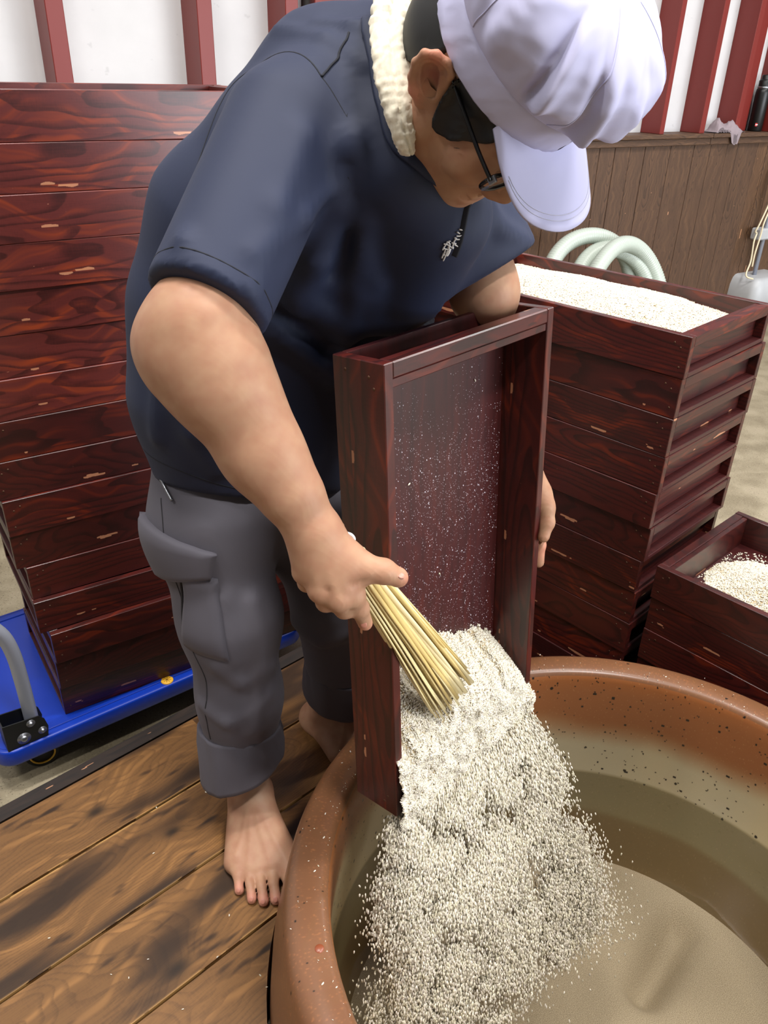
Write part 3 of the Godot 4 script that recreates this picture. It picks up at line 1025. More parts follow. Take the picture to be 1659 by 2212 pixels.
class Field:
	var kind: PackedInt32Array = []     # 0 capsule, 1 ellipsoid
	var a: PackedVector3Array = []
	var b: PackedVector3Array = []      # capsule end, or ellipsoid radii
	var r0: PackedFloat32Array = []
	var r1: PackedFloat32Array = []
	var k: PackedFloat32Array = []
	var inv: Array = []
	var dent_a: PackedVector3Array = []
	var dent_b: PackedVector3Array = []
	var dent_w: PackedFloat32Array = []
	var dent_h: PackedFloat32Array = []
	var sub: Array = []                 # [a, b, r0, r1] hollows
	var planes: Array = []              # keep where dot(n, p) < d
	var spots: Array = []               # [centre, radius, colour]
	var base_color := Color(0.74, 0.50, 0.37)
	var live: PackedInt32Array = []      # the creases that reach the block in hand
	var mottle: FastNoiseLite

	func cap(p: Vector3, q: Vector3, ra: float, rb: float, kk := 0.02) -> void:
		kind.append(0); a.append(p); b.append(q); r0.append(ra); r1.append(rb); k.append(kk); inv.append(Basis())

	func ball(p: Vector3, r: float, kk := 0.02) -> void:
		cap(p, p + Vector3(0.0001, 0, 0), r, r, kk)

	func ell(p: Vector3, bs: Basis, rad: Vector3, kk := 0.02) -> void:
		kind.append(1); a.append(p); b.append(rad); r0.append(rad[rad.max_axis_index()]); r1.append(0); k.append(kk); inv.append(bs.inverse())

	# a ridge (h > 0) or groove (h < 0) of width w
	func crease(p: Vector3, q: Vector3, w: float, h: float) -> void:
		dent_a.append(p); dent_b.append(q); dent_w.append(w); dent_h.append(h)

	func creases(pts: Array, w: float, h: float) -> void:
		for i in pts.size() - 1:
			crease(pts[i], pts[i + 1], w, h)

	func prim(i: int, p: Vector3) -> float:
		if kind[i] == 0:
			var pa := p - a[i]
			var ba := b[i] - a[i]
			var h := clampf(pa.dot(ba) / maxf(ba.length_squared(), 1e-9), 0.0, 1.0)
			return (pa - ba * h).length() - lerpf(r0[i], r1[i], h)
		var q: Vector3 = inv[i] * (p - a[i])
		var r := b[i]
		var k0 := (q / r).length()
		var k1 := (q / (r * r)).length()
		return k0 * (k0 - 1.0) / maxf(k1, 1e-6)

	func value(p: Vector3, list: PackedInt32Array) -> float:
		var d := 10.0
		for i in list:
			var e := prim(i, p)
			var kk := k[i]
			var h := maxf(kk - absf(d - e), 0.0)
			d = minf(d, e) - h * h / (4.0 * kk)
		if d < 0.08 and d > -0.08:
			for i in live:
				var pa := p - dent_a[i]
				var ba := dent_b[i] - dent_a[i]
				var h := clampf(pa.dot(ba) / maxf(ba.length_squared(), 1e-9), 0.0, 1.0)
				var w := dent_w[i]
				var l := (pa - ba * h).length_squared() / (w * w)
				if l < 6.0:
					d -= dent_h[i] * exp(-l)
		for s in sub:
			var pa: Vector3 = p - s[0]
			var ba: Vector3 = s[1] - s[0]
			var h := clampf(pa.dot(ba) / ba.length_squared(), 0.0, 1.0)
			d = maxf(d, lerpf(s[2], s[3], h) - (pa - ba * h).length())
		for pl in planes:
			d = maxf(d, pl[0].dot(p) - pl[1])
		return d

	func all() -> PackedInt32Array:
		var l := PackedInt32Array()
		for i in kind.size():
			l.append(i)
		return l

	func near(p: Vector3, reach: float) -> PackedInt32Array:
		var l := PackedInt32Array()
		live.clear()
		for i in dent_a.size():
			var pa := p - dent_a[i]
			var ba := dent_b[i] - dent_a[i]
			var h := clampf(pa.dot(ba) / maxf(ba.length_squared(), 1e-9), 0.0, 1.0)
			if (pa - ba * h).length() < reach + dent_w[i] * 2.5:
				live.append(i)
		for i in kind.size():
			if prim(i, p) < reach + k[i]:
				l.append(i)
		return l

	func grad(p: Vector3, list: PackedInt32Array) -> Vector3:
		var e := 0.002
		return Vector3(value(p + Vector3(e, 0, 0), list) - value(p - Vector3(e, 0, 0), list), value(p + Vector3(0, e, 0), list) - value(p - Vector3(0, e, 0), list), value(p + Vector3(0, 0, e), list) - value(p - Vector3(0, 0, e), list)).normalized()

	# the point at height off above the surface near p
	func onto(p: Vector3, off: float) -> Vector3:
		var list := near(p, 0.1)
		if list.is_empty():
			return p
		for i in 6:
			p -= grad(p, list) * (value(p, list) - off)
		return p

	func color(p: Vector3) -> Color:
		var c := base_color
		for s in spots:
			var t: float = clampf(1.0 - p.distance_to(s[0]) / s[1], 0, 1)
			if t > 0:
				c = c.lerp(s[2], t * t * (3.0 - 2.0 * t))
		if mottle:
			var v := 1.0 + 0.10 * mottle.get_noise_3dv(p)
			c = Color(c.r * v, c.g * (v * v), c.b * v * v)
		return c

	# pulls the ends of the creases made since from onto the surface, so that guesses at their depth do not matter
	func settle(from := 0) -> void:
		var keep := dent_h.duplicate()
		dent_h.fill(0.0)
		for i in range(from, dent_a.size()):
			dent_a[i] = onto(dent_a[i], 0.0)
			dent_b[i] = onto(dent_b[i], 0.0)
		dent_h = keep

	func net(lo: Vector3, hi: Vector3, cell: float, out: Array) -> void:
		var n := Vector3i(((hi - lo) / cell).ceil()) + Vector3i.ONE
		var B := 6
		var vals := PackedFloat32Array()
		vals.resize(n.x * n.y * n.z)
		vals.fill(99.0)
		var vid := PackedInt32Array()
		vid.resize(vals.size())
		vid.fill(-1)
		var sx := 1
		var sy := n.x
		var sz := n.x * n.y
		var hd := cell * B * 0.87
		var todo := []
		for bz in range(0, n.z - 1, B):
			for by in range(0, n.y - 1, B):
				for bx in range(0, n.x - 1, B):
					var c := lo + Vector3(bx + B * 0.5, by + B * 0.5, bz + B * 0.5) * cell
					var list := near(c, hd + 0.012)
					if list.is_empty():
						continue
					var dc := value(c, list)
					if absf(dc) > hd * 1.6 + 0.012:
						continue
					todo.append(Vector3i(bx, by, bz))
					for z in range(bz, mini(bz + B, n.z - 1) + 1):
						for y in range(by, mini(by + B, n.y - 1) + 1):
							var at := z * sz + y * sy + bx
							for x in range(bx, mini(bx + B, n.x - 1) + 1):
								if vals[at] > 98.0:
									vals[at] = value(lo + Vector3(x, y, z) * cell, list)
								at += 1
		var V: PackedVector3Array = out[0]
		var N: PackedVector3Array = out[1]
		var K: PackedColorArray = out[2]
		var I: PackedInt32Array = out[3]
		var co := PackedInt32Array([0, sx, sy, sx + sy, sz, sz + sx, sz + sy, sz + sx + sy])
		var edges := [[0, 1], [2, 3], [4, 5], [6, 7], [0, 2], [1, 3], [4, 6], [5, 7], [0, 4], [1, 5], [2, 6], [3, 7]]
		var cp := []
		for i in 8:
			cp.append(Vector3(i & 1, (i >> 1) & 1, (i >> 2) & 1))
		var cells := PackedInt32Array()
		for t in todo:
			for z in range(t.z, mini(t.z + B, n.z - 1)):
				for y in range(t.y, mini(t.y + B, n.y - 1)):
					var at: int = z * sz + y * sy + t.x
					for x in range(t.x, mini(t.x + B, n.x - 1)):
						var neg := 0
						for i in 8:
							if vals[at + co[i]] < 0.0:
								neg += 1
						if neg > 0 and neg < 8:
							var s := Vector3.ZERO
							var m := 0
							for e in edges:
								var v0 := vals[at + co[e[0]]]
								var v1 := vals[at + co[e[1]]]
								if (v0 < 0.0) != (v1 < 0.0):
									s += (cp[e[0]] as Vector3).lerp(cp[e[1]], v0 / (v0 - v1))
									m += 1
							s /= m
							var f := PackedFloat32Array()
							for i in 8:
								f.append(vals[at + co[i]])
							var g := Vector3((f[1] - f[0]) + (f[3] - f[2]) + (f[5] - f[4]) + (f[7] - f[6]), (f[2] - f[0]) + (f[3] - f[1]) + (f[6] - f[4]) + (f[7] - f[5]), (f[4] - f[0]) + (f[5] - f[1]) + (f[6] - f[2]) + (f[7] - f[3]))
							vid[at] = V.size()
							var p := lo + (Vector3(x, y, z) + s) * cell
							V.append(p)
							N.append(g.normalized())
							K.append(color(p))
							cells.append(at)
						at += 1
		for at in cells:
			for ax in 3:
				var st := [sx, sy, sz]
				var d1: int = st[(ax + 1) % 3]
				var d2: int = st[(ax + 2) % 3]
				var v0 := vals[at]
				var v1: float = vals[at + st[ax]]
				if (v0 < 0.0) == (v1 < 0.0) or at - d1 - d2 < 0:
					continue
				var q0 := vid[at]
				var q1 := vid[at - d1]
				var q2 := vid[at - d1 - d2]
				var q3 := vid[at - d2]
				if q1 < 0 or q2 < 0 or q3 < 0:
					continue
				var quad := [q0, q1, q2, q0, q2, q3] if v0 > 0.0 else [q0, q2, q1, q0, q3, q2]
				for q in quad:
					I.append(q)
		out[0] = V
		out[1] = N
		out[2] = K
		out[3] = I


func net_mesh(f: Field, boxes: Array) -> ArrayMesh:
	var out := [PackedVector3Array(), PackedVector3Array(), PackedColorArray(), PackedInt32Array()]
	for bx in boxes:
		f.net(bx[0], bx[1], bx[2], out)
	# normals from the faces, weighted by area, follow the surface better than the grid's own
	var acc := PackedVector3Array()
	acc.resize(out[0].size())
	for i in range(0, out[3].size(), 3):
		var i0: int = out[3][i]
		var i1: int = out[3][i + 1]
		var i2: int = out[3][i + 2]
		var nn: Vector3 = (out[0][i2] - out[0][i0]).cross(out[0][i1] - out[0][i0])
		acc[i0] += nn
		acc[i1] += nn
		acc[i2] += nn
	for i in acc.size():
		if acc[i].length_squared() > 0:
			out[1][i] = acc[i].normalized()
	var arr := []
	arr.resize(Mesh.ARRAY_MAX)
	arr[Mesh.ARRAY_VERTEX] = out[0]
	arr[Mesh.ARRAY_NORMAL] = out[1]
	arr[Mesh.ARRAY_COLOR] = out[2]
	arr[Mesh.ARRAY_INDEX] = out[3]
	var m := ArrayMesh.new()
	m.add_surface_from_arrays(Mesh.PRIMITIVE_TRIANGLES, arr)
	return m


# ---------------------------------------------------------------- the man

var hr: Vector3     # head: towards the right ear
var hu: Vector3     # towards the crown
var hf: Vector3     # the way the face looks
var hc: Vector3     # between the ears
var body_field: Field
var shirt_field: Field
var trouser_field: Field


func hv(r: float, u: float, f: float) -> Vector3:
	return hc + hr * r + hu * u + hf * f


func build_person() -> void:
	hf = Vector3(0.4367, -0.8498, 0.2952).normalized()
	hu = Vector3(0.5772, 0.5163, 0.6327)
	hu = (hu - hf * hu.dot(hf)).normalized()
	hr = hf.cross(hu)
	hc = Vector3(0.1044, 1.3313, -1.0293)
	var base := Vector3(-0.19, 0, -1.2)
	var t := thing("person", "man in a white cap, navy shirt and rolled grey trousers bending over the jar, barefoot", "person", base)
	body_part(t)
	shirt_part(t)
	trousers_part(t)
	cap_part(t)
	hair_part(t)
	glasses_thing()
	towel_thing()


func body_part(t: Node3D) -> void:
	var f := Field.new()
	body_field = f
	f.base_color = Color(0.385, 0.211, 0.131)
	f.mottle = noise(38.0, 5, 3)
	var hb := Basis(hr, hu, hf)
	# head
	f.ell(hv(0, 0.038, -0.012), hb, Vector3(0.077, 0.092, 0.097), 0.03)
	f.ell(hv(0, -0.035, 0.03), hb, Vector3(0.062, 0.078, 0.068), 0.04)
	f.ell(hv(0, -0.012, -0.060), hb, Vector3(0.064, 0.052, 0.064), 0.03)
	for s in [-1.0, 1.0]:
		f.cap(hv(s * 0.054, -0.062, 0.004), hv(s * 0.016, -0.108, 0.072), 0.020, 0.017, 0.03)
		f.cap(hv(s * 0.058, -0.03, 0.0), hv(s * 0.054, -0.062, 0.004), 0.022, 0.020, 0.03)
		f.ball(hv(s * 0.042, -0.028, 0.066), 0.024, 0.03)
		f.cap(hv(s * 0.012, 0.024, 0.090), hv(s * 0.048, 0.022, 0.072), 0.011, 0.010, 0.02)
		f.ball(hv(s * 0.031, 0.002, 0.079), 0.0125, 0.006)
		f.ball(hv(s * 0.0125, -0.045, 0.101), 0.0095, 0.008)
	f.cap(hv(0, -0.107, 0.072), hv(0, -0.100, 0.078), 0.019, 0.016, 0.025)
	f.ell(hv(0, -0.075, 0.072), hb, Vector3(0.036, 0.028, 0.022), 0.02)
	f.cap(hv(0, 0.008, 0.090), hv(0, -0.036, 0.111), 0.008, 0.0125, 0.014)
	f.cap(hv(-0.016, -0.069, 0.093), hv(0.016, -0.069, 0.093), 0.0065, 0.0065, 0.008)
	f.cap(hv(-0.015, -0.082, 0.090), hv(0.015, -0.082, 0.090), 0.0075, 0.0075, 0.008)
	f.crease(hv(-0.024, -0.0755, 0.094), hv(0.024, -0.0755, 0.094), 0.0035, -0.004)
	f.crease(hv(0.026, -0.050, 0.088), hv(0.030, -0.072, 0.080), 0.006, -0.002)
	f.crease(hv(0.0, -0.093, 0.090), hv(0.01, -0.093, 0.088), 0.007, -0.004)
	# right ear: a thin plate that flares back, its rim, a carved bowl, tragus and lobe
	var en := (hr * 0.80 + hf * 0.60).normalized()
	var ea := (hu * 0.92 - hf * 0.42).normalized()
	ea = (ea - en * ea.dot(en)).normalized()
	var eb := en.cross(ea)
	if eb.dot(hf) < 0.0:
		eb = -eb
	var ec := hv(0.088, -0.002, -0.018)
	f.ell(ec, Basis(en, ea, eb), Vector3(0.0075, 0.031, 0.0205), 0.008)
	f.cap(hv(0.074, -0.004, -0.010), ec - en * 0.004, 0.016, 0.014, 0.01)
	var hel := []
	for q in [[0.006, 0.019], [0.020, 0.018], [0.030, 0.009], [0.033, -0.004], [0.027, -0.016], [0.012, -0.021], [-0.006, -0.019], [-0.020, -0.012], [-0.030, -0.001], [-0.027, 0.010]]:
		hel.append(ec + ea * q[0] + eb * q[1] + en * 0.0035)
	for i in hel.size() - 1:
		f.cap(hel[i], hel[i + 1], 0.0040 if i < 7 else 0.0050, 0.0040 if i < 6 else 0.0055, 0.004)
	f.sub.append([ec + en * 0.0085 + ea * 0.012 + eb * -0.003, ec + en * 0.0085 - ea * 0.008 + eb * 0.004, 0.0105, 0.0085])
	f.sub.append([ec + en * 0.0065 + ea * 0.021 - eb * 0.006, ec + en * 0.0075 + ea * 0.020 + eb * 0.008, 0.0050, 0.0055])
	# left ear, plain
	f.ell(hv(-0.083, 0.0, -0.018), Basis(hr, hu, hf).rotated(hu, -0.5), Vector3(0.007, 0.031, 0.019), 0.01)
	# neck
	var nb: Vector3 = Vector3(0.0296, 1.2654, -1.1339)
	f.cap(hv(0, -0.03, -0.035), nb, 0.052, 0.054, 0.04)
	f.cap(hv(0, -0.06, -0.005), nb + (hv(0, -0.06, -0.005) - hv(0, -0.03, -0.035)) * 0.5, 0.042, 0.045, 0.04)
	f.crease(hv(0.062, -0.04, -0.03), hv(0.03, -0.15, 0.0), 0.012, 0.003)
	# trunk, hidden under the shirt
	f.cap(nb, Vector3(-0.0875, 1.1825, -1.225), 0.052, 0.09, 0.03)
	f.cap(Vector3(-0.0859, 1.1854, -1.2037), Vector3(-0.2217, 0.8462, -1.2998), 0.10, 0.085, 0.06)
	f.cap(Vector3(-0.2217, 0.8462, -1.2998), Vector3(-0.242, 0.6767, -1.2964), 0.085, 0.085, 0.06)
	# right arm
	var sh: Vector3 = Vector3(-0.1409, 1.2671, -1.1005)
	var el: Vector3 = Vector3(-0.2319, 1.0526, -0.9054)
	var wr: Vector3 = Vector3(-0.0914, 0.8471, -0.8473)
	f.cap(Vector3(-0.0859, 1.1854, -1.2037), sh, 0.08, 0.055, 0.05)
	f.cap(sh, el, 0.056, 0.050, 0.03)
	f.ball(Vector3(-0.266, 1.0548, -0.9124), 0.029, 0.045)                     # point of the elbow
	f.cap(Vector3(-0.2195, 1.0818, -0.9046), Vector3(-0.1992, 1.0167, -0.8852), 0.056, 0.052, 0.04)   # forearm muscle near the elbow
	f.cap(Vector3(-0.2321, 1.0314, -0.9049), Vector3(-0.1526, 0.932, -0.872), 0.050, 0.041, 0.03)
	f.cap(Vector3(-0.1835, 1.0313, -0.8934), Vector3(-0.1066, 0.8967, -0.8522), 0.047, 0.030, 0.03)
	f.cap(Vector3(-0.1526, 0.932, -0.872), wr, 0.040, 0.027, 0.03)
	f.cap(Vector3(-0.1126, 0.8893, -0.8538), Vector3(-0.0813, 0.8533, -0.8508), 0.029, 0.0215, 0.02)
	right_hand(f)
	# left arm
	var shl: Vector3 = Vector3(0.1125, 1.1595, -1.2924)
	var ell_: Vector3 = Vector3(0.2123, 0.8756, -1.454)
	f.cap(Vector3(-0.0859, 1.1854, -1.2037), shl, 0.08, 0.055, 0.05)
	f.cap(shl, Vector3(0.1443, 1.0446, -1.2507), 0.056, 0.048, 0.03)
	f.cap(Vector3(0.1443, 1.0446, -1.2507), ell_, 0.048, 0.043, 0.03)
	f.cap(ell_, held_point(0.47, -0.045, 0.405), 0.043, 0.030, 0.03)
	left_hand(f)
	# legs
	var hip_r: Vector3 = Vector3(-0.305, 0.7024, -1.242)
	var knee_r: Vector3 = Vector3(-0.2711, 0.4327, -1.1593)
	var ank_r: Vector3 = Vector3(-0.2534, 0.0875, -1.1259)
	f.cap(Vector3(-0.242, 0.6767, -1.2964), hip_r, 0.085, 0.08, 0.05)
	f.cap(hip_r, knee_r, 0.075, 0.052, 0.04)
	f.cap(knee_r, ank_r + (knee_r - ank_r) * 0.55, 0.05, 0.05, 0.03)
	f.cap(ank_r + (knee_r - ank_r) * 0.55, ank_r + (knee_r - ank_r) * 0.12, 0.046, 0.029, 0.03)
	f.cap(ank_r + (knee_r - ank_r) * 0.12, ank_r, 0.029, 0.031, 0.02)
	var hip_l: Vector3 = Vector3(-0.1636, 0.6254, -1.3822)
	var knee_l: Vector3 = Vector3(-0.0865, 0.3709, -1.3081)
	var ank_l: Vector3 = Vector3(-0.1039, 0.1105, -1.3511)
	f.cap(Vector3(-0.242, 0.6767, -1.2964), hip_l, 0.085, 0.08, 0.05)
	f.cap(hip_l, knee_l, 0.075, 0.052, 0.04)
	f.cap(knee_l, ank_l + (knee_l - ank_l) * 0.5, 0.05, 0.048, 0.03)
	f.cap(ank_l + (knee_l - ank_l) * 0.5, ank_l, 0.046, 0.032, 0.03)
	foot(f, ank_r, [Vector3(-0.245, 0.010, -0.943), Vector3(-0.219, 0.010, -0.926), Vector3(-0.197, 0.010, -0.922), Vector3(-0.175, 0.010, -0.926), Vector3(-0.145, 0.012, -0.932)], 1.0)
	# the left foot points along the jar's edge
	var tip := ank_l + Vector3(0.135, 0, 0.11)
	var fw := Vector3(0.80, 0, 0.60).normalized()
	var side := Vector3(-fw.z, 0, fw.x)
	var toes := []
	for i in 5:
		var q: Vector3 = ank_l + fw * [0.115, 0.138, 0.150, 0.158, 0.160][i] + side * [0.048, 0.026, 0.006, -0.014, -0.038][i]
		toes.append(Vector3(q.x, 0.011, q.z))
	foot(f, ank_l, toes, 1.0)
	var red := Color(0.55, 0.225, 0.15)
	f.spots.append([ec + en * 0.002 + ea * 0.006, 0.020, Color(0.27, 0.10, 0.075)])
	for s in [[el, 0.07], [hel[3], 0.022], [hel[7], 0.022], [Vector3(0.0251, 0.7841, -0.8405), 0.02], [Vector3(-0.021, 0.7047, -0.8418), 0.018], [Vector3(0.2854, 0.6005, -1.2191), 0.03], [Vector3(0.2681, 0.6583, -1.2172), 0.02]]:
		f.spots.append([s[0], s[1], red])
	for p in [Vector3(-0.245, 0.010, -0.943), Vector3(-0.219, 0.010, -0.926), Vector3(-0.197, 0.010, -0.922), Vector3(-0.175, 0.010, -0.926), Vector3(-0.145, 0.012, -0.932)]:
		f.spots.append([p, 0.022, Color(0.54, 0.235, 0.17)])
	f.spots.append([hv(0.0, -0.08, 0.085), 0.045, Color(0.46, 0.24, 0.155)])
	f.spots.append([ank_r + Vector3(0, 0.03, 0.02), 0.07, Color(0.52, 0.36, 0.26)])
	for s in [-1.0, 1.0]:
		f.spots.append([hv(s * 0.031, 0.0, 0.091), 0.009, Color(0.02, 0.015, 0.012)])
		f.spots.append([hv(s * 0.03, 0.026, 0.098), 0.014, Color(0.06, 0.045, 0.04)])
	var m := net_mesh(f, [
		[hc - Vector3.ONE * 0.17, hc + Vector3.ONE * 0.15, 0.002],
		[Vector3(-0.34, 0.62, -1.10), Vector3(0.06, 1.17, -0.79), 0.003],
		[Vector3(0.08, 0.52, -1.42), Vector3(0.36, 1.10, -1.02), 0.0035],
		[Vector3(-0.36, -0.005, -1.30), Vector3(-0.10, 0.30, -0.88), 0.003],
		[Vector3(-0.22, -0.005, -1.48), Vector3(0.12, 0.32, -1.12), 0.003],
		[Vector3(-0.45, 0.28, -1.62), Vector3(0.30, 1.34, -0.98), 0.012]])
	var mi := part(t, "body", m, mats["skin"], -t.position)
	nails_on_toes(mi, t)


func held_point(x: float, y: float, z: float) -> Vector3:
	return held_frame() * Vector3(x - CRATE_L / 2, y, z - CRATE_W / 2)


func finger(f: Field, pts: Array, r0: float, r1: float, k := 0.006) -> void:
	var n := pts.size() - 1
	for i in n:
		f.cap(pts[i], pts[i + 1], lerpf(r0, r1, float(i) / n), lerpf(r0, r1, float(i + 1) / n), k)
	for i in range(1, n):
		f.ball(pts[i], lerpf(r0, r1, float(i) / n) * 1.06, 0.004)


func right_hand(f: Field) -> void:
	# the back of the hand faces the camera, the fingers close round the whisk from below
	var wr: Vector3 = Vector3(-0.0914, 0.8471, -0.8473)
	var wr2: Vector3 = Vector3(-0.0785, 0.8385, -0.8424)
	var mcp := [Vector3(-0.0347, 0.7644, -0.8238), Vector3(-0.0536, 0.7685, -0.8111), Vector3(-0.0768, 0.778, -0.8142), Vector3(-0.0981, 0.794, -0.8301)]   # index .. little
	for i in 4:
		f.cap(wr if i > 1 else wr2, mcp[i], 0.025, [0.0140, 0.0145, 0.0138, 0.0125][i], 0.018)
	f.cap(Vector3(-0.073, 0.8118, -0.8423), Vector3(-0.0495, 0.7962, -0.8359), 0.025, 0.024, 0.025)
	# thumb lies along the whisk
	f.cap(wr2, Vector3(-0.0427, 0.8092, -0.8374), 0.0215, 0.0200, 0.018)
	f.cap(Vector3(-0.0427, 0.8092, -0.8374), Vector3(-0.0175, 0.7988, -0.8316), 0.0200, 0.0165, 0.014)
	finger(f, [Vector3(-0.0194, 0.8018, -0.8333), Vector3(0.0015, 0.7956, -0.8355), Vector3(0.0192, 0.7856, -0.8391)], 0.0165, 0.0130, 0.008)
	f.ball(Vector3(0.0222, 0.783, -0.8399), 0.0105, 0.005)
	# index finger pokes out below
	finger(f, [mcp[0], Vector3(-0.0278, 0.7395, -0.8327), Vector3(-0.0199, 0.7079, -0.8436)], 0.0135, 0.0100, 0.007)
	# the others wrap under and behind
	finger(f, [mcp[1], Vector3(-0.0465, 0.742, -0.8284), Vector3(-0.0351, 0.7293, -0.8648), Vector3(-0.0274, 0.7431, -0.8818)], 0.0135, 0.0095, 0.007)
	finger(f, [mcp[2], Vector3(-0.0702, 0.7497, -0.8304), Vector3(-0.0561, 0.733, -0.8669), Vector3(-0.045, 0.748, -0.8868)], 0.0130, 0.0092, 0.007)
	finger(f, [mcp[3], Vector3(-0.0948, 0.7695, -0.8438), Vector3(-0.0802, 0.7515, -0.8796), Vector3(-0.0628, 0.7787, -0.8949), Vector3(-0.0589, 0.8186, -0.9001)], 0.0120, 0.0088, 0.007)
	# knuckles, tendons and the grooves between the fingers
	for i in 4:
		f.crease(mcp[i], mcp[i] + Vector3(0, 0.002, 0), 0.009, 0.0024)
		f.crease((wr2 if i < 2 else wr).lerp(mcp[i], 0.5) + Vector3(0, 0.012, 0.018), mcp[i] + Vector3(0, 0.009, 0.012), 0.0045, 0.0013)
	for g in [[Vector3(-0.0451, 0.7837, -0.8117), Vector3(-0.0404, 0.7551, -0.8128)], [Vector3(-0.0655, 0.7889, -0.8031), Vector3(-0.0616, 0.7594, -0.8095)], [Vector3(-0.0867, 0.7983, -0.8141), Vector3(-0.083, 0.7702, -0.819)]]:
		f.crease(g[0], g[1], 0.0045, -0.0026)
	f.crease(Vector3(-0.0141, 0.7945, -0.8177), Vector3(-0.0366, 0.7918, -0.8105), 0.006, -0.002)


func left_hand(f: Field) -> void:
	# holds the far long side of the tray from outside, fingers pointing down, thumb over the edge
	var p := func(x: float, y: float, z: float) -> Vector3:
		return held_point(x, y, z)
	var wr: Vector3 = p.call(0.47, -0.045, 0.405)
	f.cap(wr, p.call(0.445, 0.020, 0.424), 0.028, 0.024, 0.02)
	f.cap(p.call(0.445, 0.020, 0.424), p.call(0.415, 0.066, 0.422), 0.024, 0.022, 0.02)
	f.cap(p.call(0.445, 0.020, 0.424), p.call(0.405, 0.030, 0.422), 0.024, 0.020, 0.02)
	f.cap(p.call(0.445, 0.050, 0.423), p.call(0.395, 0.086, 0.417), 0.022, 0.016, 0.015)
	finger(f, [p.call(0.40, 0.086, 0.416), p.call(0.372, 0.094, 0.410), p.call(0.350, 0.0965, 0.397)], 0.0135, 0.0105, 0.01)
	finger(f, [p.call(0.41, 0.070, 0.416), p.call(0.365, 0.074, 0.4135), p.call(0.322, 0.080, 0.4115), p.call(0.288, 0.083, 0.4100)], 0.0140, 0.0098, 0.008)
	finger(f, [p.call(0.41, 0.048, 0.416), p.call(0.36, 0.050, 0.414), p.call(0.322, 0.051, 0.4115), p.call(0.296, 0.051, 0.4105)], 0.0140, 0.0098, 0.008)
	finger(f, [p.call(0.41, 0.028, 0.416), p.call(0.365, 0.027, 0.4135), p.call(0.33, 0.026, 0.411), p.call(0.308, 0.026, 0.410)], 0.0130, 0.0092, 0.008)


func foot(f: Field, ank: Vector3, toes: Array, s: float) -> void:
	var mid := Vector3.ZERO
	for q in toes:
		mid += q
	mid /= 5.0
	var fw := Vector3(mid.x - ank.x, 0, mid.z - ank.z).normalized()
	var sd: Vector3 = ((toes[4] - toes[0]) as Vector3).normalized()   # towards the big toe
	var heel := Vector3(ank.x, 0.028, ank.z) - fw * 0.045
	f.ball(heel, 0.029, 0.03)
	f.cap(heel, Vector3(ank.x, ank.y, ank.z), 0.026, 0.034, 0.03)
	f.ball(Vector3(ank.x, 0.070, ank.z) + sd * 0.030 + fw * 0.004, 0.013, 0.022)
	f.ball(Vector3(ank.x, 0.062, ank.z) - sd * 0.030 - fw * 0.004, 0.013, 0.022)
	# instep slopes down to the ball of the foot
	for i in 5:
		var u := i / 4.0
		var ball: Vector3 = toes[i] - fw * lerpf(0.054, 0.068, u)
		ball.y = lerpf(0.018, 0.024, u)
		f.cap(Vector3(ank.x, lerpf(0.050, 0.078, u), ank.z) + fw * 0.012 + sd * lerpf(-0.014, 0.014, u), ball, lerpf(0.022, 0.028, u), lerpf(0.0135, 0.0185, u), 0.018)
		var r: float = [0.0086, 0.0086, 0.0092, 0.0098, 0.0138][i]
		var j: Vector3 = ball.lerp(toes[i], 0.6)
		j.y = ball.y * 0.95
		f.cap(ball, j, r * 1.1, r * 0.95, 0.005)
		f.cap(j, toes[i] + Vector3(0, r - 0.010, 0), r * 0.95, r * 1.04, 0.003)
	f.cap(heel - sd * 0.012, (toes[0] as Vector3) - fw * 0.06, 0.024, 0.018, 0.03)
	f.cap(heel + sd * 0.006, (toes[4] as Vector3) - fw * 0.07, 0.026, 0.024, 0.03)
	for i in 4:
		var u := i / 4.0 + 0.12
		f.crease(Vector3(ank.x, 0.085, ank.z) + fw * 0.05 + sd * lerpf(-0.008, 0.008, u), (toes[i + (1 if i > 1 else 0)] as Vector3) - fw * 0.05 + Vector3(0, 0.03, 0), 0.006, 0.0016)


func nails_on_toes(body: Node3D, t: Node3D) -> void:
	var nm := flat_mat("nail", Color(0.70, 0.47, 0.40), 0.4)
	var ball := SphereMesh.new()
	ball.radius = 0.5
	ball.height = 1.0
	ball.radial_segments = 14
	ball.rings = 8
	# [point near the nail, the way it faces, along the digit, size]
	for q in [
		[Vector3(-0.245, 0.016, -0.938), Vector3(-0.1, 0.75, 0.65), Vector3(0.05, -0.6, 0.7), 0.0075],
		[Vector3(-0.219, 0.016, -0.921), Vector3(-0.03, 0.75, 0.65), Vector3(0.05, -0.6, 0.7), 0.008],
		[Vector3(-0.197, 0.016, -0.917), Vector3(0.0, 0.75, 0.65), Vector3(0.05, -0.6, 0.7), 0.0085],
		[Vector3(-0.175, 0.017, -0.921), Vector3(0.03, 0.75, 0.65), Vector3(0.05, -0.6, 0.7), 0.009],
		[Vector3(0.022, 0.7901, -0.8325), Vector3(0.2323, 0.8781, 0.4243), Vector3(0.8624, -0.2758, 0.2697), 0.009],
		[Vector3(-0.0207, 0.7139, -0.8298), Vector3(-0.0903, 0.2011, 0.9767), Vector3(0.377, -0.8289, 0.2363), 0.0085]]:
		var n: Vector3 = q[1].normalized()
		var p: Vector3 = body_field.onto(q[0] + n * 0.004, 0.0)
		var a: Vector3 = (q[2] - n * q[2].dot(n)).normalized()
		var b := Basis(a * q[3] * 1.15, n * 0.0022, a.cross(n) * q[3])
		part(body, "nail", ball, nm, p, b)


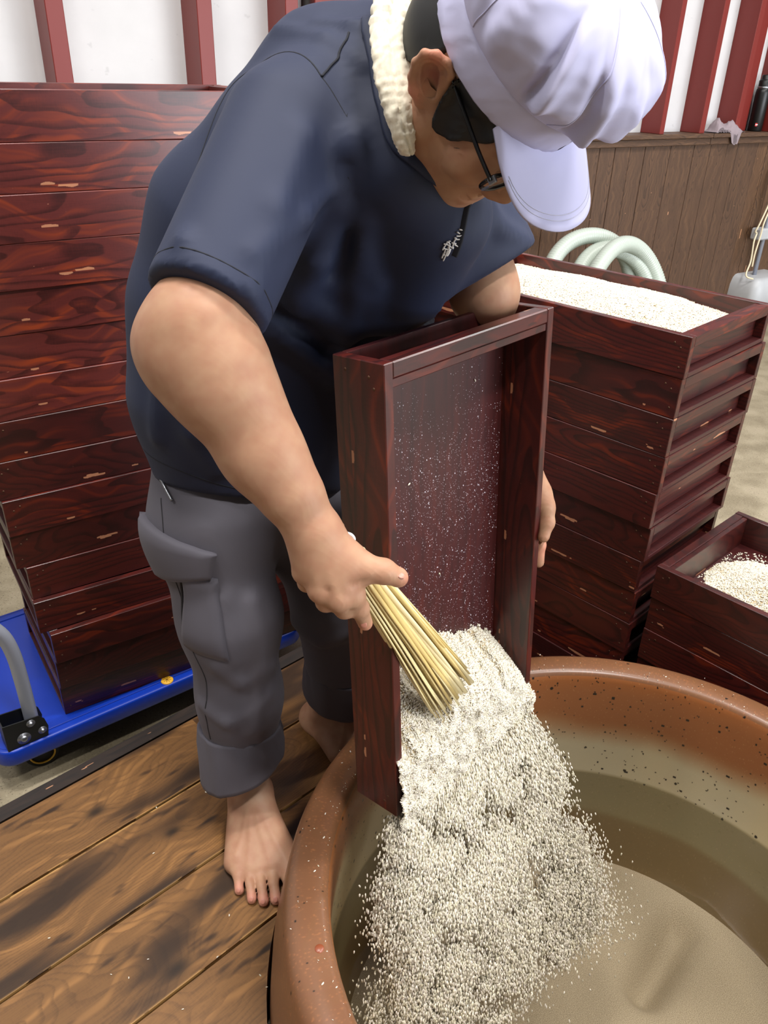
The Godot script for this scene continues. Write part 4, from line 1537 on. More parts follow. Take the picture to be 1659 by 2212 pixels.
func shirt_part(t: Node3D) -> void:
	var f := Field.new()
	shirt_field = f
	# trunk: [pixel-free points in metres, radius]
	f.cap(Vector3(-0.2998, 0.7542, -1.2367), Vector3(-0.3013, 0.8692, -1.2325), 0.098, 0.102, 0.08)
	f.cap(Vector3(-0.1674, 0.6908, -1.3502), Vector3(-0.1801, 0.8293, -1.3477), 0.098, 0.100, 0.08)
	f.cap(Vector3(-0.2372, 0.7325, -1.2589), Vector3(-0.2342, 0.853, -1.2807), 0.10, 0.10, 0.08)
	f.cap(Vector3(-0.3013, 0.8692, -1.2325), Vector3(-0.2896, 1.0137, -1.2334), 0.102, 0.096, 0.08)
	f.cap(Vector3(-0.1801, 0.8293, -1.3477), Vector3(-0.1532, 1.0016, -1.2954), 0.100, 0.115, 0.08)
	f.cap(Vector3(-0.1226, 0.8704, -1.3593), Vector3(-0.0332, 1.0115, -1.301), 0.085, 0.095, 0.07)
	f.cap(Vector3(-0.2896, 1.0137, -1.2334), Vector3(-0.2435, 1.1457, -1.2272), 0.096, 0.100, 0.08)
	f.cap(Vector3(-0.1532, 1.0016, -1.2954), Vector3(-0.1005, 1.1763, -1.2215), 0.115, 0.125, 0.08)
	f.cap(Vector3(-0.0332, 1.0115, -1.301), Vector3(0.0253, 1.1239, -1.2494), 0.097, 0.088, 0.07)
	f.cap(Vector3(-0.2435, 1.1457, -1.2272), Vector3(-0.1628, 1.2625, -1.2126), 0.098, 0.070, 0.06)
	f.cap(Vector3(-0.1005, 1.1763, -1.2215), Vector3(-0.082, 1.3175, -1.2435), 0.125, 0.076, 0.06)
	f.cap(Vector3(-0.1628, 1.2625, -1.2126), Vector3(-0.1072, 1.3363, -1.2426), 0.070, 0.062, 0.05)
	f.cap(Vector3(-0.1072, 1.3363, -1.2426), Vector3(-0.0344, 1.3653, -1.213), 0.062, 0.052, 0.05)
	f.cap(Vector3(-0.0765, 1.2931, -1.1609), Vector3(-0.0109, 1.3136, -1.161), 0.076, 0.064, 0.05)
	f.cap(Vector3(-0.0108, 1.311, -1.1595), Vector3(0.0173, 1.2077, -1.1474), 0.066, 0.070, 0.06)
	f.cap(Vector3(0.0086, 1.2319, -1.0807), Vector3(0.0645, 1.1729, -1.1163), 0.046, 0.058, 0.05)
	f.cap(Vector3(0.0645, 1.1729, -1.1163), Vector3(0.0364, 1.0791, -1.1784), 0.050, 0.062, 0.05)
	f.cap(Vector3(-0.0233, 1.2722, -1.0918), Vector3(0.0086, 1.2319, -1.0807), 0.040, 0.046, 0.04)
	f.cap(Vector3(0.0181, 1.1926, -1.1733), Vector3(0.0752, 1.1529, -1.2428), 0.070, 0.074, 0.06)
	# sleeves
	var hem: Vector3 = Vector3(-0.2133, 1.0983, -0.9196)
	var shp: Vector3 = Vector3(-0.1375, 1.2708, -1.1025)
	f.cap(shp, hem, 0.078, 0.073, 0.05)
	var hax := (hem - shp).normalized()
	var shl: Vector3 = Vector3(0.1038, 1.1625, -1.2711)
	var heml: Vector3 = Vector3(0.157, 1.0808, -1.2539)
	f.cap(shl, heml, 0.074, 0.072, 0.05)
	# folds
	f.creases([Vector3(-0.0529, 1.2533, -1.0583), Vector3(-0.0624, 1.1795, -1.0512), Vector3(-0.0955, 1.0989, -1.0747), Vector3(-0.1312, 1.0273, -1.1033)], 0.016, 0.010)
	f.creases([Vector3(-0.0314, 1.2678, -1.0779), Vector3(-0.0301, 1.1857, -1.0891), Vector3(-0.0495, 1.0837, -1.1465), Vector3(-0.0766, 0.9821, -1.2156)], 0.016, 0.011)
	f.creases([Vector3(-0.0448, 1.2476, -1.0666), Vector3(-0.0469, 1.1714, -1.0696), Vector3(-0.0719, 1.0839, -1.0893)], 0.012, -0.011)
	f.creases([Vector3(-0.1324, 1.0612, -1.1224), Vector3(-0.0714, 1.0122, -1.1866), Vector3(0.0039, 1.0395, -1.2249)], 0.017, 0.010)
	f.creases([Vector3(-0.1623, 1.0033, -1.1358), Vector3(-0.0882, 0.9376, -1.225), Vector3(-0.0305, 0.9586, -1.2483)], 0.018, 0.010)
	f.creases([Vector3(-0.1535, 1.0267, -1.126), Vector3(-0.0997, 0.975, -1.1887), Vector3(-0.0233, 0.9961, -1.2235)], 0.013, -0.010)
	f.creases([Vector3(-0.0134, 1.2095, -1.1254), Vector3(-0.0176, 1.1074, -1.1599), Vector3(-0.0308, 1.0436, -1.2043)], 0.014, 0.008)
	f.creases([Vector3(-0.268, 1.1687, -1.0796), Vector3(-0.2171, 1.1511, -0.9206), Vector3(-0.1625, 1.102, -0.8586)], 0.012, 0.003)
	f.creases([Vector3(-0.1158, 1.2696, -1.0216), Vector3(-0.1304, 1.2035, -0.95), Vector3(-0.1451, 1.1308, -0.8862)], 0.018, 0.004)
	f.creases([Vector3(-0.1447, 1.1684, -0.8959), Vector3(-0.1087, 1.1883, -0.9874), Vector3(-0.0749, 1.2171, -1.0494)], 0.012, 0.005)
	f.creases([Vector3(-0.3379, 1.0158, -1.1198), Vector3(-0.3369, 0.9329, -1.1192), Vector3(-0.3435, 0.8392, -1.1468)], 0.014, 0.006)
	f.creases([Vector3(-0.3135, 0.8903, -1.1182), Vector3(-0.2929, 0.8526, -1.1199), Vector3(-0.2689, 0.7905, -1.1538)], 0.016, 0.006)
	f.creases([Vector3(0.1011, 1.1894, -1.1715), Vector3(0.139, 1.15, -1.1952), Vector3(0.1839, 1.1281, -1.2174)], 0.014, 0.005)
	f.creases([Vector3(-0.0965, 1.371, -1.1933), Vector3(-0.0471, 1.3616, -1.1536), Vector3(-0.0178, 1.3573, -1.1397)], 0.010, 0.004)
	f.creases([Vector3(-0.1358, 1.3599, -1.2214), Vector3(-0.0819, 1.3404, -1.1531), Vector3(-0.0338, 1.3345, -1.1154)], 0.010, 0.0035)
	f.settle()
	for i in f.dent_h.size():
		f.dent_h[i] *= 1.55
	# openings: sleeves end at the hems and are hollow there; hem at the waist
	var m := shirt_mesh(f, hem, hax, heml, (heml - shl).normalized())
	var mi := part(t, "shirt", m, mats["navy_knit"], -t.position)
	# seams
	var seam := func(called: String, px: Array, r: float, off := 0.0004) -> void:
		var out := []
		for q in smooth_path(px, px.size() * 6):
			out.append(f.onto(q, off))
		part(mi, called, tube_mesh(out, [r], 6), flat_mat("navy_seam", Color(0.045, 0.06, 0.11), 0.8))
	seam.call("yoke_seam", [Vector3(-0.093, 1.3261, -1.0763), Vector3(-0.0821, 1.3369, -1.0938), Vector3(-0.0665, 1.3484, -1.1117), Vector3(-0.0523, 1.3603, -1.1414)], 0.0016, 0.0006)
	seam.call("armhole_seam", [Vector3(-0.093, 1.3261, -1.0763), Vector3(-0.1246, 1.3355, -1.1159), Vector3(-0.1652, 1.3354, -1.1618), Vector3(-0.2027, 1.3129, -1.1835), Vector3(-0.2424, 1.2553, -1.1626), Vector3(-0.2735, 1.1848, -1.1231)], 0.0011, -0.0002)
	seam.call("armhole_seam", [Vector3(-0.093, 1.3261, -1.0763), Vector3(-0.0615, 1.2934, -1.0579), Vector3(-0.0485, 1.2535, -1.0584), Vector3(-0.0531, 1.21, -1.0684)], 0.0009, -0.0004)
	var r1 := []
	for i in 33:
		var a := TAU * i / 32.0
		var sd := hax.cross(Vector3.UP).normalized()
		var up := hax.cross(sd)
		r1.append(f.onto(hem - hax * 0.022 + (sd * cos(a) + up * sin(a)) * 0.075, -0.0006))
	part(mi, "sleeve_stitching", tube_mesh(r1, [0.0012], 6), mats["navy_seam"])
	seam.call("hem_stitching", [Vector3(-0.3791, 0.7984, -1.1812), Vector3(-0.3326, 0.7834, -1.1384), Vector3(-0.2803, 0.7624, -1.1266), Vector3(-0.2188, 0.7373, -1.1469)], 0.0011, -0.0003)
	# collar, and a dark placket strip standing for the shaded valley on the chest
	var col := []
	for q in smooth_path([Vector3(-0.0357, 1.3958, -1.1384), Vector3(-0.0233, 1.3424, -1.0912), Vector3(-0.0139, 1.2993, -1.0669), Vector3(0.0018, 1.2607, -1.051), Vector3(0.0274, 1.2249, -1.0767), Vector3(0.0666, 1.197, -1.1299)], 40):
		col.append(f.onto(q, 0.001))
	part(mi, "collar", tube_mesh(col, [0.012], 10, true, 0.35), mats["navy_knit"])
	var pl := []
	for q in smooth_path([Vector3(0.0885, 1.2009, -1.0632), Vector3(0.0874, 1.1837, -1.0536), Vector3(0.0851, 1.1564, -1.0497), Vector3(0.0814, 1.1275, -1.0507)], 20):
		pl.append(f.onto(q, 0.0))
	part(mi, "placket_shade", tube_mesh(pl, [0.0075, 0.0075, 0.007, 0.006], 8, true, 0.18), mats["navy_seam"])
	# white stitched brush marks on the chest
	var mark := SurfaceTool.new()
	mark.begin(Mesh.PRIMITIVE_TRIANGLES)
	for s in [
		[Vector3(0.0821, 1.1699, -1.055), Vector3(0.0869, 1.1686, -1.0543), Vector3(0.0893, 1.1651, -1.0523), Vector3(0.0854, 1.1614, -1.0502), Vector3(0.0807, 1.1613, -1.0502)],
		[Vector3(0.0799, 1.1668, -1.0533), Vector3(0.0841, 1.1644, -1.0519)],
		[Vector3(0.079, 1.1592, -1.049), Vector3(0.0815, 1.1562, -1.0473), Vector3(0.0862, 1.1558, -1.0471)],
		[Vector3(0.0814, 1.1582, -1.0485), Vector3(0.0793, 1.1516, -1.0447), Vector3(0.0777, 1.1447, -1.0477), Vector3(0.0801, 1.1417, -1.046)],
		[Vector3(0.0764, 1.1505, -1.0441), Vector3(0.0829, 1.1486, -1.043)],
		[Vector3(0.0801, 1.1475, -1.0424), Vector3(0.0853, 1.1449, -1.0478)],
		[Vector3(0.074, 1.1539, -1.0461), Vector3(0.07, 1.1508, -1.0443), Vector3(0.0659, 1.1444, -1.0475), Vector3(0.0644, 1.1387, -1.0444)],
		[Vector3(0.0694, 1.1523, -1.0451), Vector3(0.0736, 1.1483, -1.0429), Vector3(0.0719, 1.142, -1.0462)],
		[Vector3(0.0654, 1.1481, -1.0428), Vector3(0.0707, 1.1467, -1.042), Vector3(0.0759, 1.1446, -1.0477)],
		[Vector3(0.0648, 1.1423, -1.0464), Vector3(0.0696, 1.1404, -1.0453), Vector3(0.0749, 1.14, -1.0451)],
		[Vector3(0.073, 1.1483, -1.0429), Vector3(0.0732, 1.1389, -1.0445), Vector3(0.0704, 1.1302, -1.0476)],
		[Vector3(0.0678, 1.1398, -1.045), Vector3(0.0666, 1.1325, -1.0466), Vector3(0.0649, 1.1245, -1.049)],
		[Vector3(0.0714, 1.1389, -1.0445), Vector3(0.0699, 1.1279, -1.0475), Vector3(0.0677, 1.119, -1.0505)],
		[Vector3(0.0754, 1.141, -1.0457), Vector3(0.0748, 1.134, -1.0463), Vector3(0.0724, 1.1267, -1.0479)],
		[Vector3(0.0651, 1.13, -1.0475), Vector3(0.0705, 1.1289, -1.048)]]:
		var o := []
		for q in smooth_path(s, s.size() * 4):
			o.append(f.onto(q, 0.0006))
		tube_into(mark, o, [0.0019], 6, true, 0.5)
	mark.generate_normals()
	part(mi, "chest_embroidery", mark.commit(), flat_mat("white_thread", Color(0.80, 0.79, 0.78), 0.8))


func shirt_mesh(f: Field, hem: Vector3, hax: Vector3, heml: Vector3, hal: Vector3) -> ArrayMesh:
	# cut by planes that only reach round their own opening
	var g := Cut.new()
	g.f = f
	g.cuts = [[hem, hax, 0.16], [heml, hal, 0.14], [Vector3(-0.2351, 0.6866, -1.256), (Vector3(-0.2351, 0.6866, -1.256) - Vector3(-0.2217, 0.8462, -1.2998)).normalized() + Vector3(-0.05, 0.0, 0.06), 0.6]]
	return net_mesh(g, [[Vector3(-0.48, 0.60, -1.70), Vector3(0.34, 1.52, -0.70), 0.0065]])


class Cut extends Field:
	var f: Field
	var cuts: Array = []

	func near(p: Vector3, reach: float) -> PackedInt32Array:
		return f.near(p, reach)

	func value(p: Vector3, list: PackedInt32Array) -> float:
		var d := f.value(p, list)
		for c in cuts:
			var q: Vector3 = p - c[0]
			if q.length() < c[2]:
				var e := q.dot(c[1])
				var h := maxf(0.008 - absf(d - e), 0.0)
				d = maxf(d, e) + h * h / 0.032
		return d


func trousers_part(t: Node3D) -> void:
	var f := Field.new()
	trouser_field = f
	# right leg
	f.cap(Vector3(-0.3119, 0.7375, -1.2617), Vector3(-0.3051, 0.6388, -1.2062), 0.094, 0.096, 0.06)
	f.cap(Vector3(-0.3051, 0.6388, -1.2062), Vector3(-0.271, 0.4743, -1.1597), 0.094, 0.088, 0.05)
	f.cap(Vector3(-0.271, 0.4743, -1.1597), Vector3(-0.2593, 0.3097, -1.136), 0.086, 0.073, 0.04)
	f.cap(Vector3(-0.2593, 0.3097, -1.136), Vector3(-0.2611, 0.216, -1.1293), 0.073, 0.071, 0.04)
	# seat and left leg
	f.cap(Vector3(-0.2389, 0.7063, -1.313), Vector3(-0.2283, 0.6476, -1.28), 0.095, 0.09, 0.07)
	f.cap(Vector3(-0.1685, 0.669, -1.3953), Vector3(-0.145, 0.5629, -1.3471), 0.094, 0.090, 0.06)
	f.cap(Vector3(-0.145, 0.5629, -1.3471), Vector3(-0.0937, 0.407, -1.3054), 0.090, 0.078, 0.05)
	f.cap(Vector3(-0.0937, 0.407, -1.3054), Vector3(-0.0791, 0.2586, -1.3138), 0.078, 0.078, 0.04)
	# creases
	f.creases([Vector3(-0.2784, 0.4336, -1.068), Vector3(-0.241, 0.3967, -1.0703), Vector3(-0.1906, 0.3965, -1.116)], 0.014, 0.006)
	f.creases([Vector3(-0.3134, 0.335, -1.0814), Vector3(-0.2647, 0.3147, -1.0815), Vector3(-0.2071, 0.3456, -1.0989)], 0.012, 0.005)
	f.creases([Vector3(-0.2189, 0.5445, -1.1074), Vector3(-0.2108, 0.4086, -1.0884), Vector3(-0.228, 0.2939, -1.0813)], 0.016, 0.005)
	f.creases([Vector3(-0.2725, 0.687, -1.0957), Vector3(-0.2621, 0.5668, -1.0741), Vector3(-0.2529, 0.4478, -1.0645)], 0.022, 0.004)
	f.creases([Vector3(-0.2263, 0.6899, -1.1776), Vector3(-0.1879, 0.632, -1.2254), Vector3(-0.1428, 0.6205, -1.2648)], 0.018, 0.006)
	f.creases([Vector3(-0.1663, 0.3848, -1.27), Vector3(-0.1092, 0.3749, -1.2415), Vector3(-0.0737, 0.3917, -1.2509)], 0.015, 0.006)
	f.settle()
	for i in f.dent_h.size():
		f.dent_h[i] *= 1.5
	var g := Cut.new()
	g.f = f
	var a0: Vector3 = Vector3(-0.2615, 0.1969, -1.1301)
	var a1: Vector3 = Vector3(-0.261, 0.1237, -1.1233)
	var ax := (a1 - a0).normalized()
	var n1 := (ax + Vector3(-0.42, 0, 0.15)).normalized()
	var b0: Vector3 = Vector3(-0.0791, 0.2686, -1.3137)
	var b1: Vector3 = Vector3(-0.0876, 0.1753, -1.3244)
	var bx := (b1 - b0).normalized()
	g.cuts = [[Vector3(-0.2467, 0.204, -1.0767), n1, 0.2], [b1 + bx * 0.02, bx, 0.2], [Vector3(-0.2371, 0.7417, -1.287), Vector3(0, 1, 0), 0.5]]
	var m := net_mesh(g, [[Vector3(-0.48, 0.0, -1.70), Vector3(0.10, 0.86, -0.92), 0.0065]])
	var mi := part(t, "trousers", m, mats["grey_twill"], -t.position)
	cuff(mi, [Vector3(-0.2627, 0.2374, -1.1356), Vector3(-0.2604, 0.1518, -1.1185)], 0.0765, 0.083, Vector3(0.30, 0, -0.22), 0.5)
	cuff(mi, [Vector3(-0.0754, 0.2454, -1.3179), Vector3(-0.0827, 0.1564, -1.3252)], 0.0785, 0.081, Vector3(-0.12, 0, -0.1), 1.7)
	var dark := flat_mat("twill_seam", Color(0.16, 0.155, 0.17), 0.85)
	var seam := func(px: Array, r: float) -> void:
		var out := []
		for q in smooth_path(px, px.size() * 6):
			out.append(f.onto(q, 0.0))
		part(mi, "side_seam", tube_mesh(out, [r], 6), dark)
	seam.call([Vector3(-0.3572, 0.706, -1.1637), Vector3(-0.3464, 0.6627, -1.1394), Vector3(-0.3342, 0.5756, -1.1249), Vector3(-0.3037, 0.448, -1.099), Vector3(-0.2931, 0.3501, -1.0899), Vector3(-0.2963, 0.2589, -1.0846)], 0.0011)
	# cargo pocket: bellows and flap that follow the leg
	patch(mi, "cargo_pocket", f, [Vector3(-0.328, 0.6229, -1.117), Vector3(-0.2754, 0.5987, -1.1149), Vector3(-0.2599, 0.4591, -1.0938), Vector3(-0.3181, 0.4653, -1.1087)], 0.003, 0.010, mats["grey_twill"])
	patch(mi, "pocket_flap", f, [Vector3(-0.3894, 0.6667, -1.1875), Vector3(-0.2697, 0.6466, -1.096), Vector3(-0.2795, 0.604, -1.0835), Vector3(-0.3622, 0.5831, -1.152)], 0.010, 0.015, mats["grey_twill"])
	seam.call([Vector3(-0.3293, 0.6162, -1.1132), Vector3(-0.3316, 0.5483, -1.1095), Vector3(-0.3208, 0.4749, -1.1027)], 0.0028)
	# zip pull dangling from the hip pocket
	var zp := part(mi, "zip_pull", tube_mesh(smooth_path([f.onto(Vector3(-0.3582, 0.7328, -1.1788), 0.004), f.onto(Vector3(-0.3502, 0.725, -1.1744), 0.006), f.onto(Vector3(-0.3405, 0.7118, -1.167), 0.005), f.onto(Vector3(-0.3316, 0.7, -1.1604), 0.006)], 12), [0.0034, 0.0036, 0.0026, 0.002, 0.0024], 8), mats["steel"])


# a turned-up cuff: a loose double band round the leg, slanting a little, with a folded rim
func cuff(parent: Node3D, c: Array, r0: float, r1: float, slant: Vector3, notch: float) -> void:
	var ax: Vector3 = (c[1] - c[0]).normalized()
	var sd := ax.cross(Vector3(0, 0, 1)).normalized()
	var up := ax.cross(sd)
	var st := SurfaceTool.new()
	st.begin(Mesh.PRIMITIVE_TRIANGLES)
	var prof := [[0.06, -0.010], [0.0, -0.005], [-0.012, 0.0], [-0.008, 0.003], [0.06, 0.003], [0.3, 0.0035], [0.6, 0.002], [0.9, 0.001], [0.985, 0.0], [1.0, -0.002], [0.985, -0.005], [0.7, -0.010]]
	var nn := noise(1.3, int(notch * 100.0), 2)
	var seg := 72
	var len: float = c[0].distance_to(c[1])
	for i in prof.size():
		for k in seg + 1:
			var a := TAU * k / seg
			var dir := sd * cos(a) + up * sin(a)
			var v: float = prof[i][0]
			var r: float = lerpf(r0, r1, clampf(v, 0, 1)) + prof[i][1] + 0.0035 * nn.get_noise_2d(cos(a) * 1.4 + 5.0, sin(a) * 1.4 + v)
			var along := v * len - dir.dot(slant) * r * smoothstep(0.2, 1.0, v)
			along += 0.014 * exp(-pow(wrapf(a - notch, -PI, PI) / 0.22, 2)) * smoothstep(0.35, 0.0, v)
			st.add_vertex(c[0] + ax * along + dir * r)
	for i in prof.size() - 1:
		for k in seg:
			var q := i * (seg + 1) + k
			for x in [q, q + 1, q + seg + 1, q + 1, q + seg + 2, q + seg + 1]:
				st.add_index(x)
	st.generate_normals()
	part(parent, "turned_up_cuff", st.commit(), mats["grey_twill"])


# a quilt of cloth over the field between four corners, from height h0 at the top edge to h1 proud of it
func patch(parent: Node3D, called: String, f: Field, c: Array, h0: float, h1: float, mat: Material) -> void:
	var st := SurfaceTool.new()
	st.begin(Mesh.PRIMITIVE_TRIANGLES)
	var n := 14
	for layer in 2:
		for j in n + 1:
			for i in n + 1:
				var u := float(i) / n
				var v := float(j) / n
				var p: Vector3 = (c[0] as Vector3).lerp(c[1], u).lerp((c[3] as Vector3).lerp(c[2], u), v)
				var edge := minf(minf(u, 1.0 - u), minf(v, 1.0 - v)) * 2.0
				var h := lerpf(h0, h1, smoothstep(0.0, 0.25, edge)) if layer == 0 else -0.002
				st.add_vertex(f.onto(p, h))
	var w := n + 1
	for j in n:
		for i in n:
			var a := j * w + i
			for q in [a, a + 1, a + w, a + 1, a + w + 1, a + w]:
				st.add_index(q)
	var o := w * w
	for k in n:
		for e in [[k, k + 1], [n * w + k + 1, n * w + k], [(k + 1) * w, k * w], [k * w + n, (k + 1) * w + n]]:
			for q in [e[0], e[0] + o, e[1], e[1], e[0] + o, e[1] + o]:
				st.add_index(q)
	st.generate_normals()
	part(parent, called, st.commit(), mat)


func cap_part(t: Node3D) -> void:
	var cap := Node3D.new()
	cap.name = "cap"
	t.add_child(cap)
	cap.position = -t.position - hu * 0.004 - hr * 0.005
	var cm: Material = mats["cap_cotton"]
	# ellipse of the head band: half width rx, half length rz; the band tips down at the back
	var ring := func(a: float, k: float, u: float) -> Vector3:
		# a = 0 at the front, turning towards the right ear
		var s := sin(a)
		var c := cos(a)
		return hv(0.0905 * k * s, u + 0.012 * c, -0.008 + 0.107 * k * c)
	var grid := func(rows: Array, seg: int, fold: Callable) -> ArrayMesh:
		var st := SurfaceTool.new()
		st.begin(Mesh.PRIMITIVE_TRIANGLES)
		for r in rows.size():
			for k in seg + 1:
				var a := TAU * k / seg
				st.add_vertex(ring.call(a, rows[r].x, rows[r].y) + fold.call(a, r))
		for r in rows.size() - 1:
			for k in seg:
				var q := r * (seg + 1) + k
				for x in [q, q + 1, q + seg + 1, q + 1, q + seg + 2, q + seg + 1]:
					st.add_index(x)
		st.generate_normals()
		return st.commit()
	var none := func(_a: float, _r: int) -> Vector3:
		return Vector3.ZERO
	var wav := noise(2.2, 17, 2)
	var band_fold := func(a: float, r: int) -> Vector3:
		return (hr * sin(a) + hf * cos(a)) * 0.0016 * wav.get_noise_2d(a * 3.0, r * 0.4)
	var band := [Vector2(0.985, 0.036), Vector2(1.0, 0.034), Vector2(1.018, 0.036), Vector2(1.024, 0.045), Vector2(1.024, 0.055), Vector2(1.020, 0.065), Vector2(1.014, 0.0715), Vector2(1.0, 0.074)]
	part(cap, "head_band", grid.call(band, 96, band_fold), cm)
	# crown: soft, gathered into the band, bulging over it, flattened on top
	var crown := []
	for i in 33:
		var x := i / 32.0
		var th := lerpf(-0.5, PI / 2, x)
		var k := 1.17 * pow(maxf(cos(th), 0.0), 0.62) if th > 0.0 else lerpf(1.0, 1.17, pow(maxf(cos(th * PI), 0.0), 0.8))
		var u := 0.112 + (0.066 * pow(absf(sin(th)), 0.9) if th > 0.0 else -0.039 * pow(absf(th) / 0.5, 1.1))
		crown.append(Vector2(k, u))
	var folds := [[0.40, 0.055, 0.012, 0.45], [0.92, 0.05, 0.013, 0.5], [1.5, 0.10, 0.005, 0.45], [-0.05, 0.10, 0.004, 0.4], [-0.7, 0.14, 0.003, 0.5], [2.3, 0.12, 0.005, 0.5], [3.1, 0.12, 0.005, 0.5], [-1.4, 0.12, 0.005, 0.5], [-2.2, 0.12, 0.005, 0.5]]
	var cn := noise(1.6, 23, 3)
	var crown_fold := func(a: float, r: int) -> Vector3:
		var x := r / 32.0
		var out := hr * sin(a) + hf * cos(a)
		var d := 0.0
		for fo in folds:
			var da := wrapf(a - fo[0] - 0.25 * (x - 0.2), -PI, PI)
			var w: float = fo[1] * (1.0 + 1.5 * x)
			d += (fo[2] * exp(-da * da / (w * w)) - fo[2] * 0.9 * exp(-pow((da - w * 1.7) / (w * 0.8), 2))) * smoothstep(0.02, 0.14, x) * smoothstep(0.95, fo[3], x)
		d += 0.010 * cn.get_noise_3d(sin(a) * 0.8, cos(a) * 0.8, x * 1.1) * smoothstep(0.0, 0.2, x)
		# the front of the crown slumps over the band
		var slump := hf * 0.005 * maxf(cos(a), 0.0) * smoothstep(0.05, 0.3, x) * smoothstep(0.9, 0.4, x)
		return out * d + slump + hu * (-0.004 * maxf(cos(a), 0.0) * smoothstep(0.05, 0.3, x))
	part(cap, "crown", grid.call(crown, 300, crown_fold), cm)
	var but := SphereMesh.new()
	but.radius = 0.008
	but.height = 0.008
	part(cap, "top_button", but, cm, hv(0, 0.179, -0.008), Basis(hr, hu, hf))
	# seams of the crown's panels
	for a0 in [0.62, 1.75, -0.62, 2.7, -1.75, -2.7]:
		var p := []
		for r in range(1, 31):
			p.append(ring.call(a0, crown[r].x, crown[r].y) + crown_fold.call(a0, r) + (hr * sin(a0) + hf * cos(a0)) * 0.0002)
		part(cap, "panel_seam", tube_mesh(p, [0.0008], 5), cm)
	# brim
	var st := SurfaceTool.new()
	st.begin(Mesh.PRIMITIVE_TRIANGLES)
	var nb := 40
	var mb := 14
	var bp := func(x: float, y: float, side: float) -> Vector3:
		# x -1..1 round the front, y 0..1 outwards
		var a := x * 1.04 - 0.13
		var p0: Vector3 = ring.call(a, 1.012, 0.037)
		var reach := 0.084 * pow(maxf(1.0 - pow(absf(x), 2.6), 0.0), 0.5)
		var droop := 0.16 + 0.0
		var down := -hu * (y * reach * droop + 0.007 * y * y) - hu * 0.022 * pow(absf(x), 2.0) * y * smoothstep(0.0, 0.5, 1.0 - absf(x))
		var dirf := (hf * 0.94 + hr * sin(a) * 0.34).normalized()
		return p0 + dirf * reach * y + down + hu * side
	for side in [0.0013, -0.0013]:
		for j in mb + 1:
			for i in nb + 1:
				st.add_vertex(bp.call(-1.0 + 2.0 * i / nb, float(j) / mb, side))
	var w := nb + 1
	for s in 2:
		for j in mb:
			for i in nb:
				var q := s * w * (mb + 1) + j * w + i
				for x in ([q, q + 1, q + w, q + 1, q + w + 1, q + w] if s == 0 else [q, q + w, q + 1, q + 1, q + w, q + w + 1]):
					st.add_index(x)
	for i in nb:
		var q := mb * w + i
		var o := w * (mb + 1)
		for x in [q, q + 1, q + o, q + 1, q + 1 + o, q + o]:
			st.add_index(x)
	st.generate_normals()
	var br := part(cap, "brim", st.commit(), cm)
	for y in [0.80, 0.87]:
		var p := []
		for i in range(3, 38):
			p.append(bp.call(-1.0 + 2.0 * i / 40.0, y, 0.0014))
		part(br, "stitching", tube_mesh(p, [0.0005], 5), flat_mat("cap_thread", Color(0.70, 0.70, 0.77), 0.8))


class Shell extends Field:
	# the part of a body's outside, h thick, that lies inside this field's own shapes
	var body: Field
	var h := 0.004

	func near(p: Vector3, reach: float) -> PackedInt32Array:
		super.near(p, reach + h)
		return body.near(p, reach + h)

	func value(p: Vector3, list: PackedInt32Array) -> float:
		var d := body.value(p, list) - h
		if d > 0.03:
			return d
		var e := 10.0
		for i in kind.size():
			var x := prim(i, p)
			var hh := maxf(k[i] - absf(e - x), 0.0)
			e = minf(e, x) - hh * hh / (4.0 * k[i])
		for i in live:
			var pa := p - dent_a[i]
			var ba := dent_b[i] - dent_a[i]
			var t := clampf(pa.dot(ba) / ba.length_squared(), 0.0, 1.0)
			var l := (pa - ba * t).length_squared() / (dent_w[i] * dent_w[i])
			if l < 5.0:
				d -= dent_h[i] * exp(-l)
				e -= 2.0 * dent_h[i] * exp(-l)
		for pl in planes:
			d = maxf(d, pl[0].dot(p) - pl[1])
		return maxf(d, e)


func hair_part(t: Node3D) -> void:
	var f := Shell.new()
	f.body = body_field
	f.h = 0.0045
	var hb := Basis(hr, hu, hf)
	f.ell(hv(0, 0.03, -0.090), hb, Vector3(0.12, 0.10, 0.074), 0.02)
	f.ell(hv(0, -0.055, -0.095), hb, Vector3(0.055, 0.035, 0.05), 0.02)
	f.ell(hv(0, 0.09, 0.0), hb, Vector3(0.12, 0.045, 0.12), 0.02)
	for s in [-1.0, 1.0]:
		f.ell(hv(s * 0.07, 0.034, 0.036), hb, Vector3(0.04, 0.038, 0.036), 0.02)
		f.ell(hv(s * 0.07, 0.0, 0.024), hb, Vector3(0.03, 0.034, 0.017), 0.030)
	f.planes.append([hu, hu.dot(hc) + 0.045])
	var rng := RandomNumberGenerator.new()
	rng.seed = 8
	for i in 110:
		var p := hv(0.078, rng.randf_range(-0.06, 0.06), -0.085 + rng.randf_range(-0.04, 0.03))
		if i % 2:
			p = hv(0.074, rng.randf_range(-0.035, 0.05), rng.randf_range(0.014, 0.068))
		f.crease(p, p - hf * rng.randf_range(0.005, 0.02) - hu * rng.randf_range(0.01, 0.022), 0.0028, rng.randf_range(-0.0012, 0.0020))
	part(t, "hair", net_mesh(f, [[hc - Vector3.ONE * 0.16, hc + Vector3.ONE * 0.15, 0.0028]]), mats["hair"], -t.position)


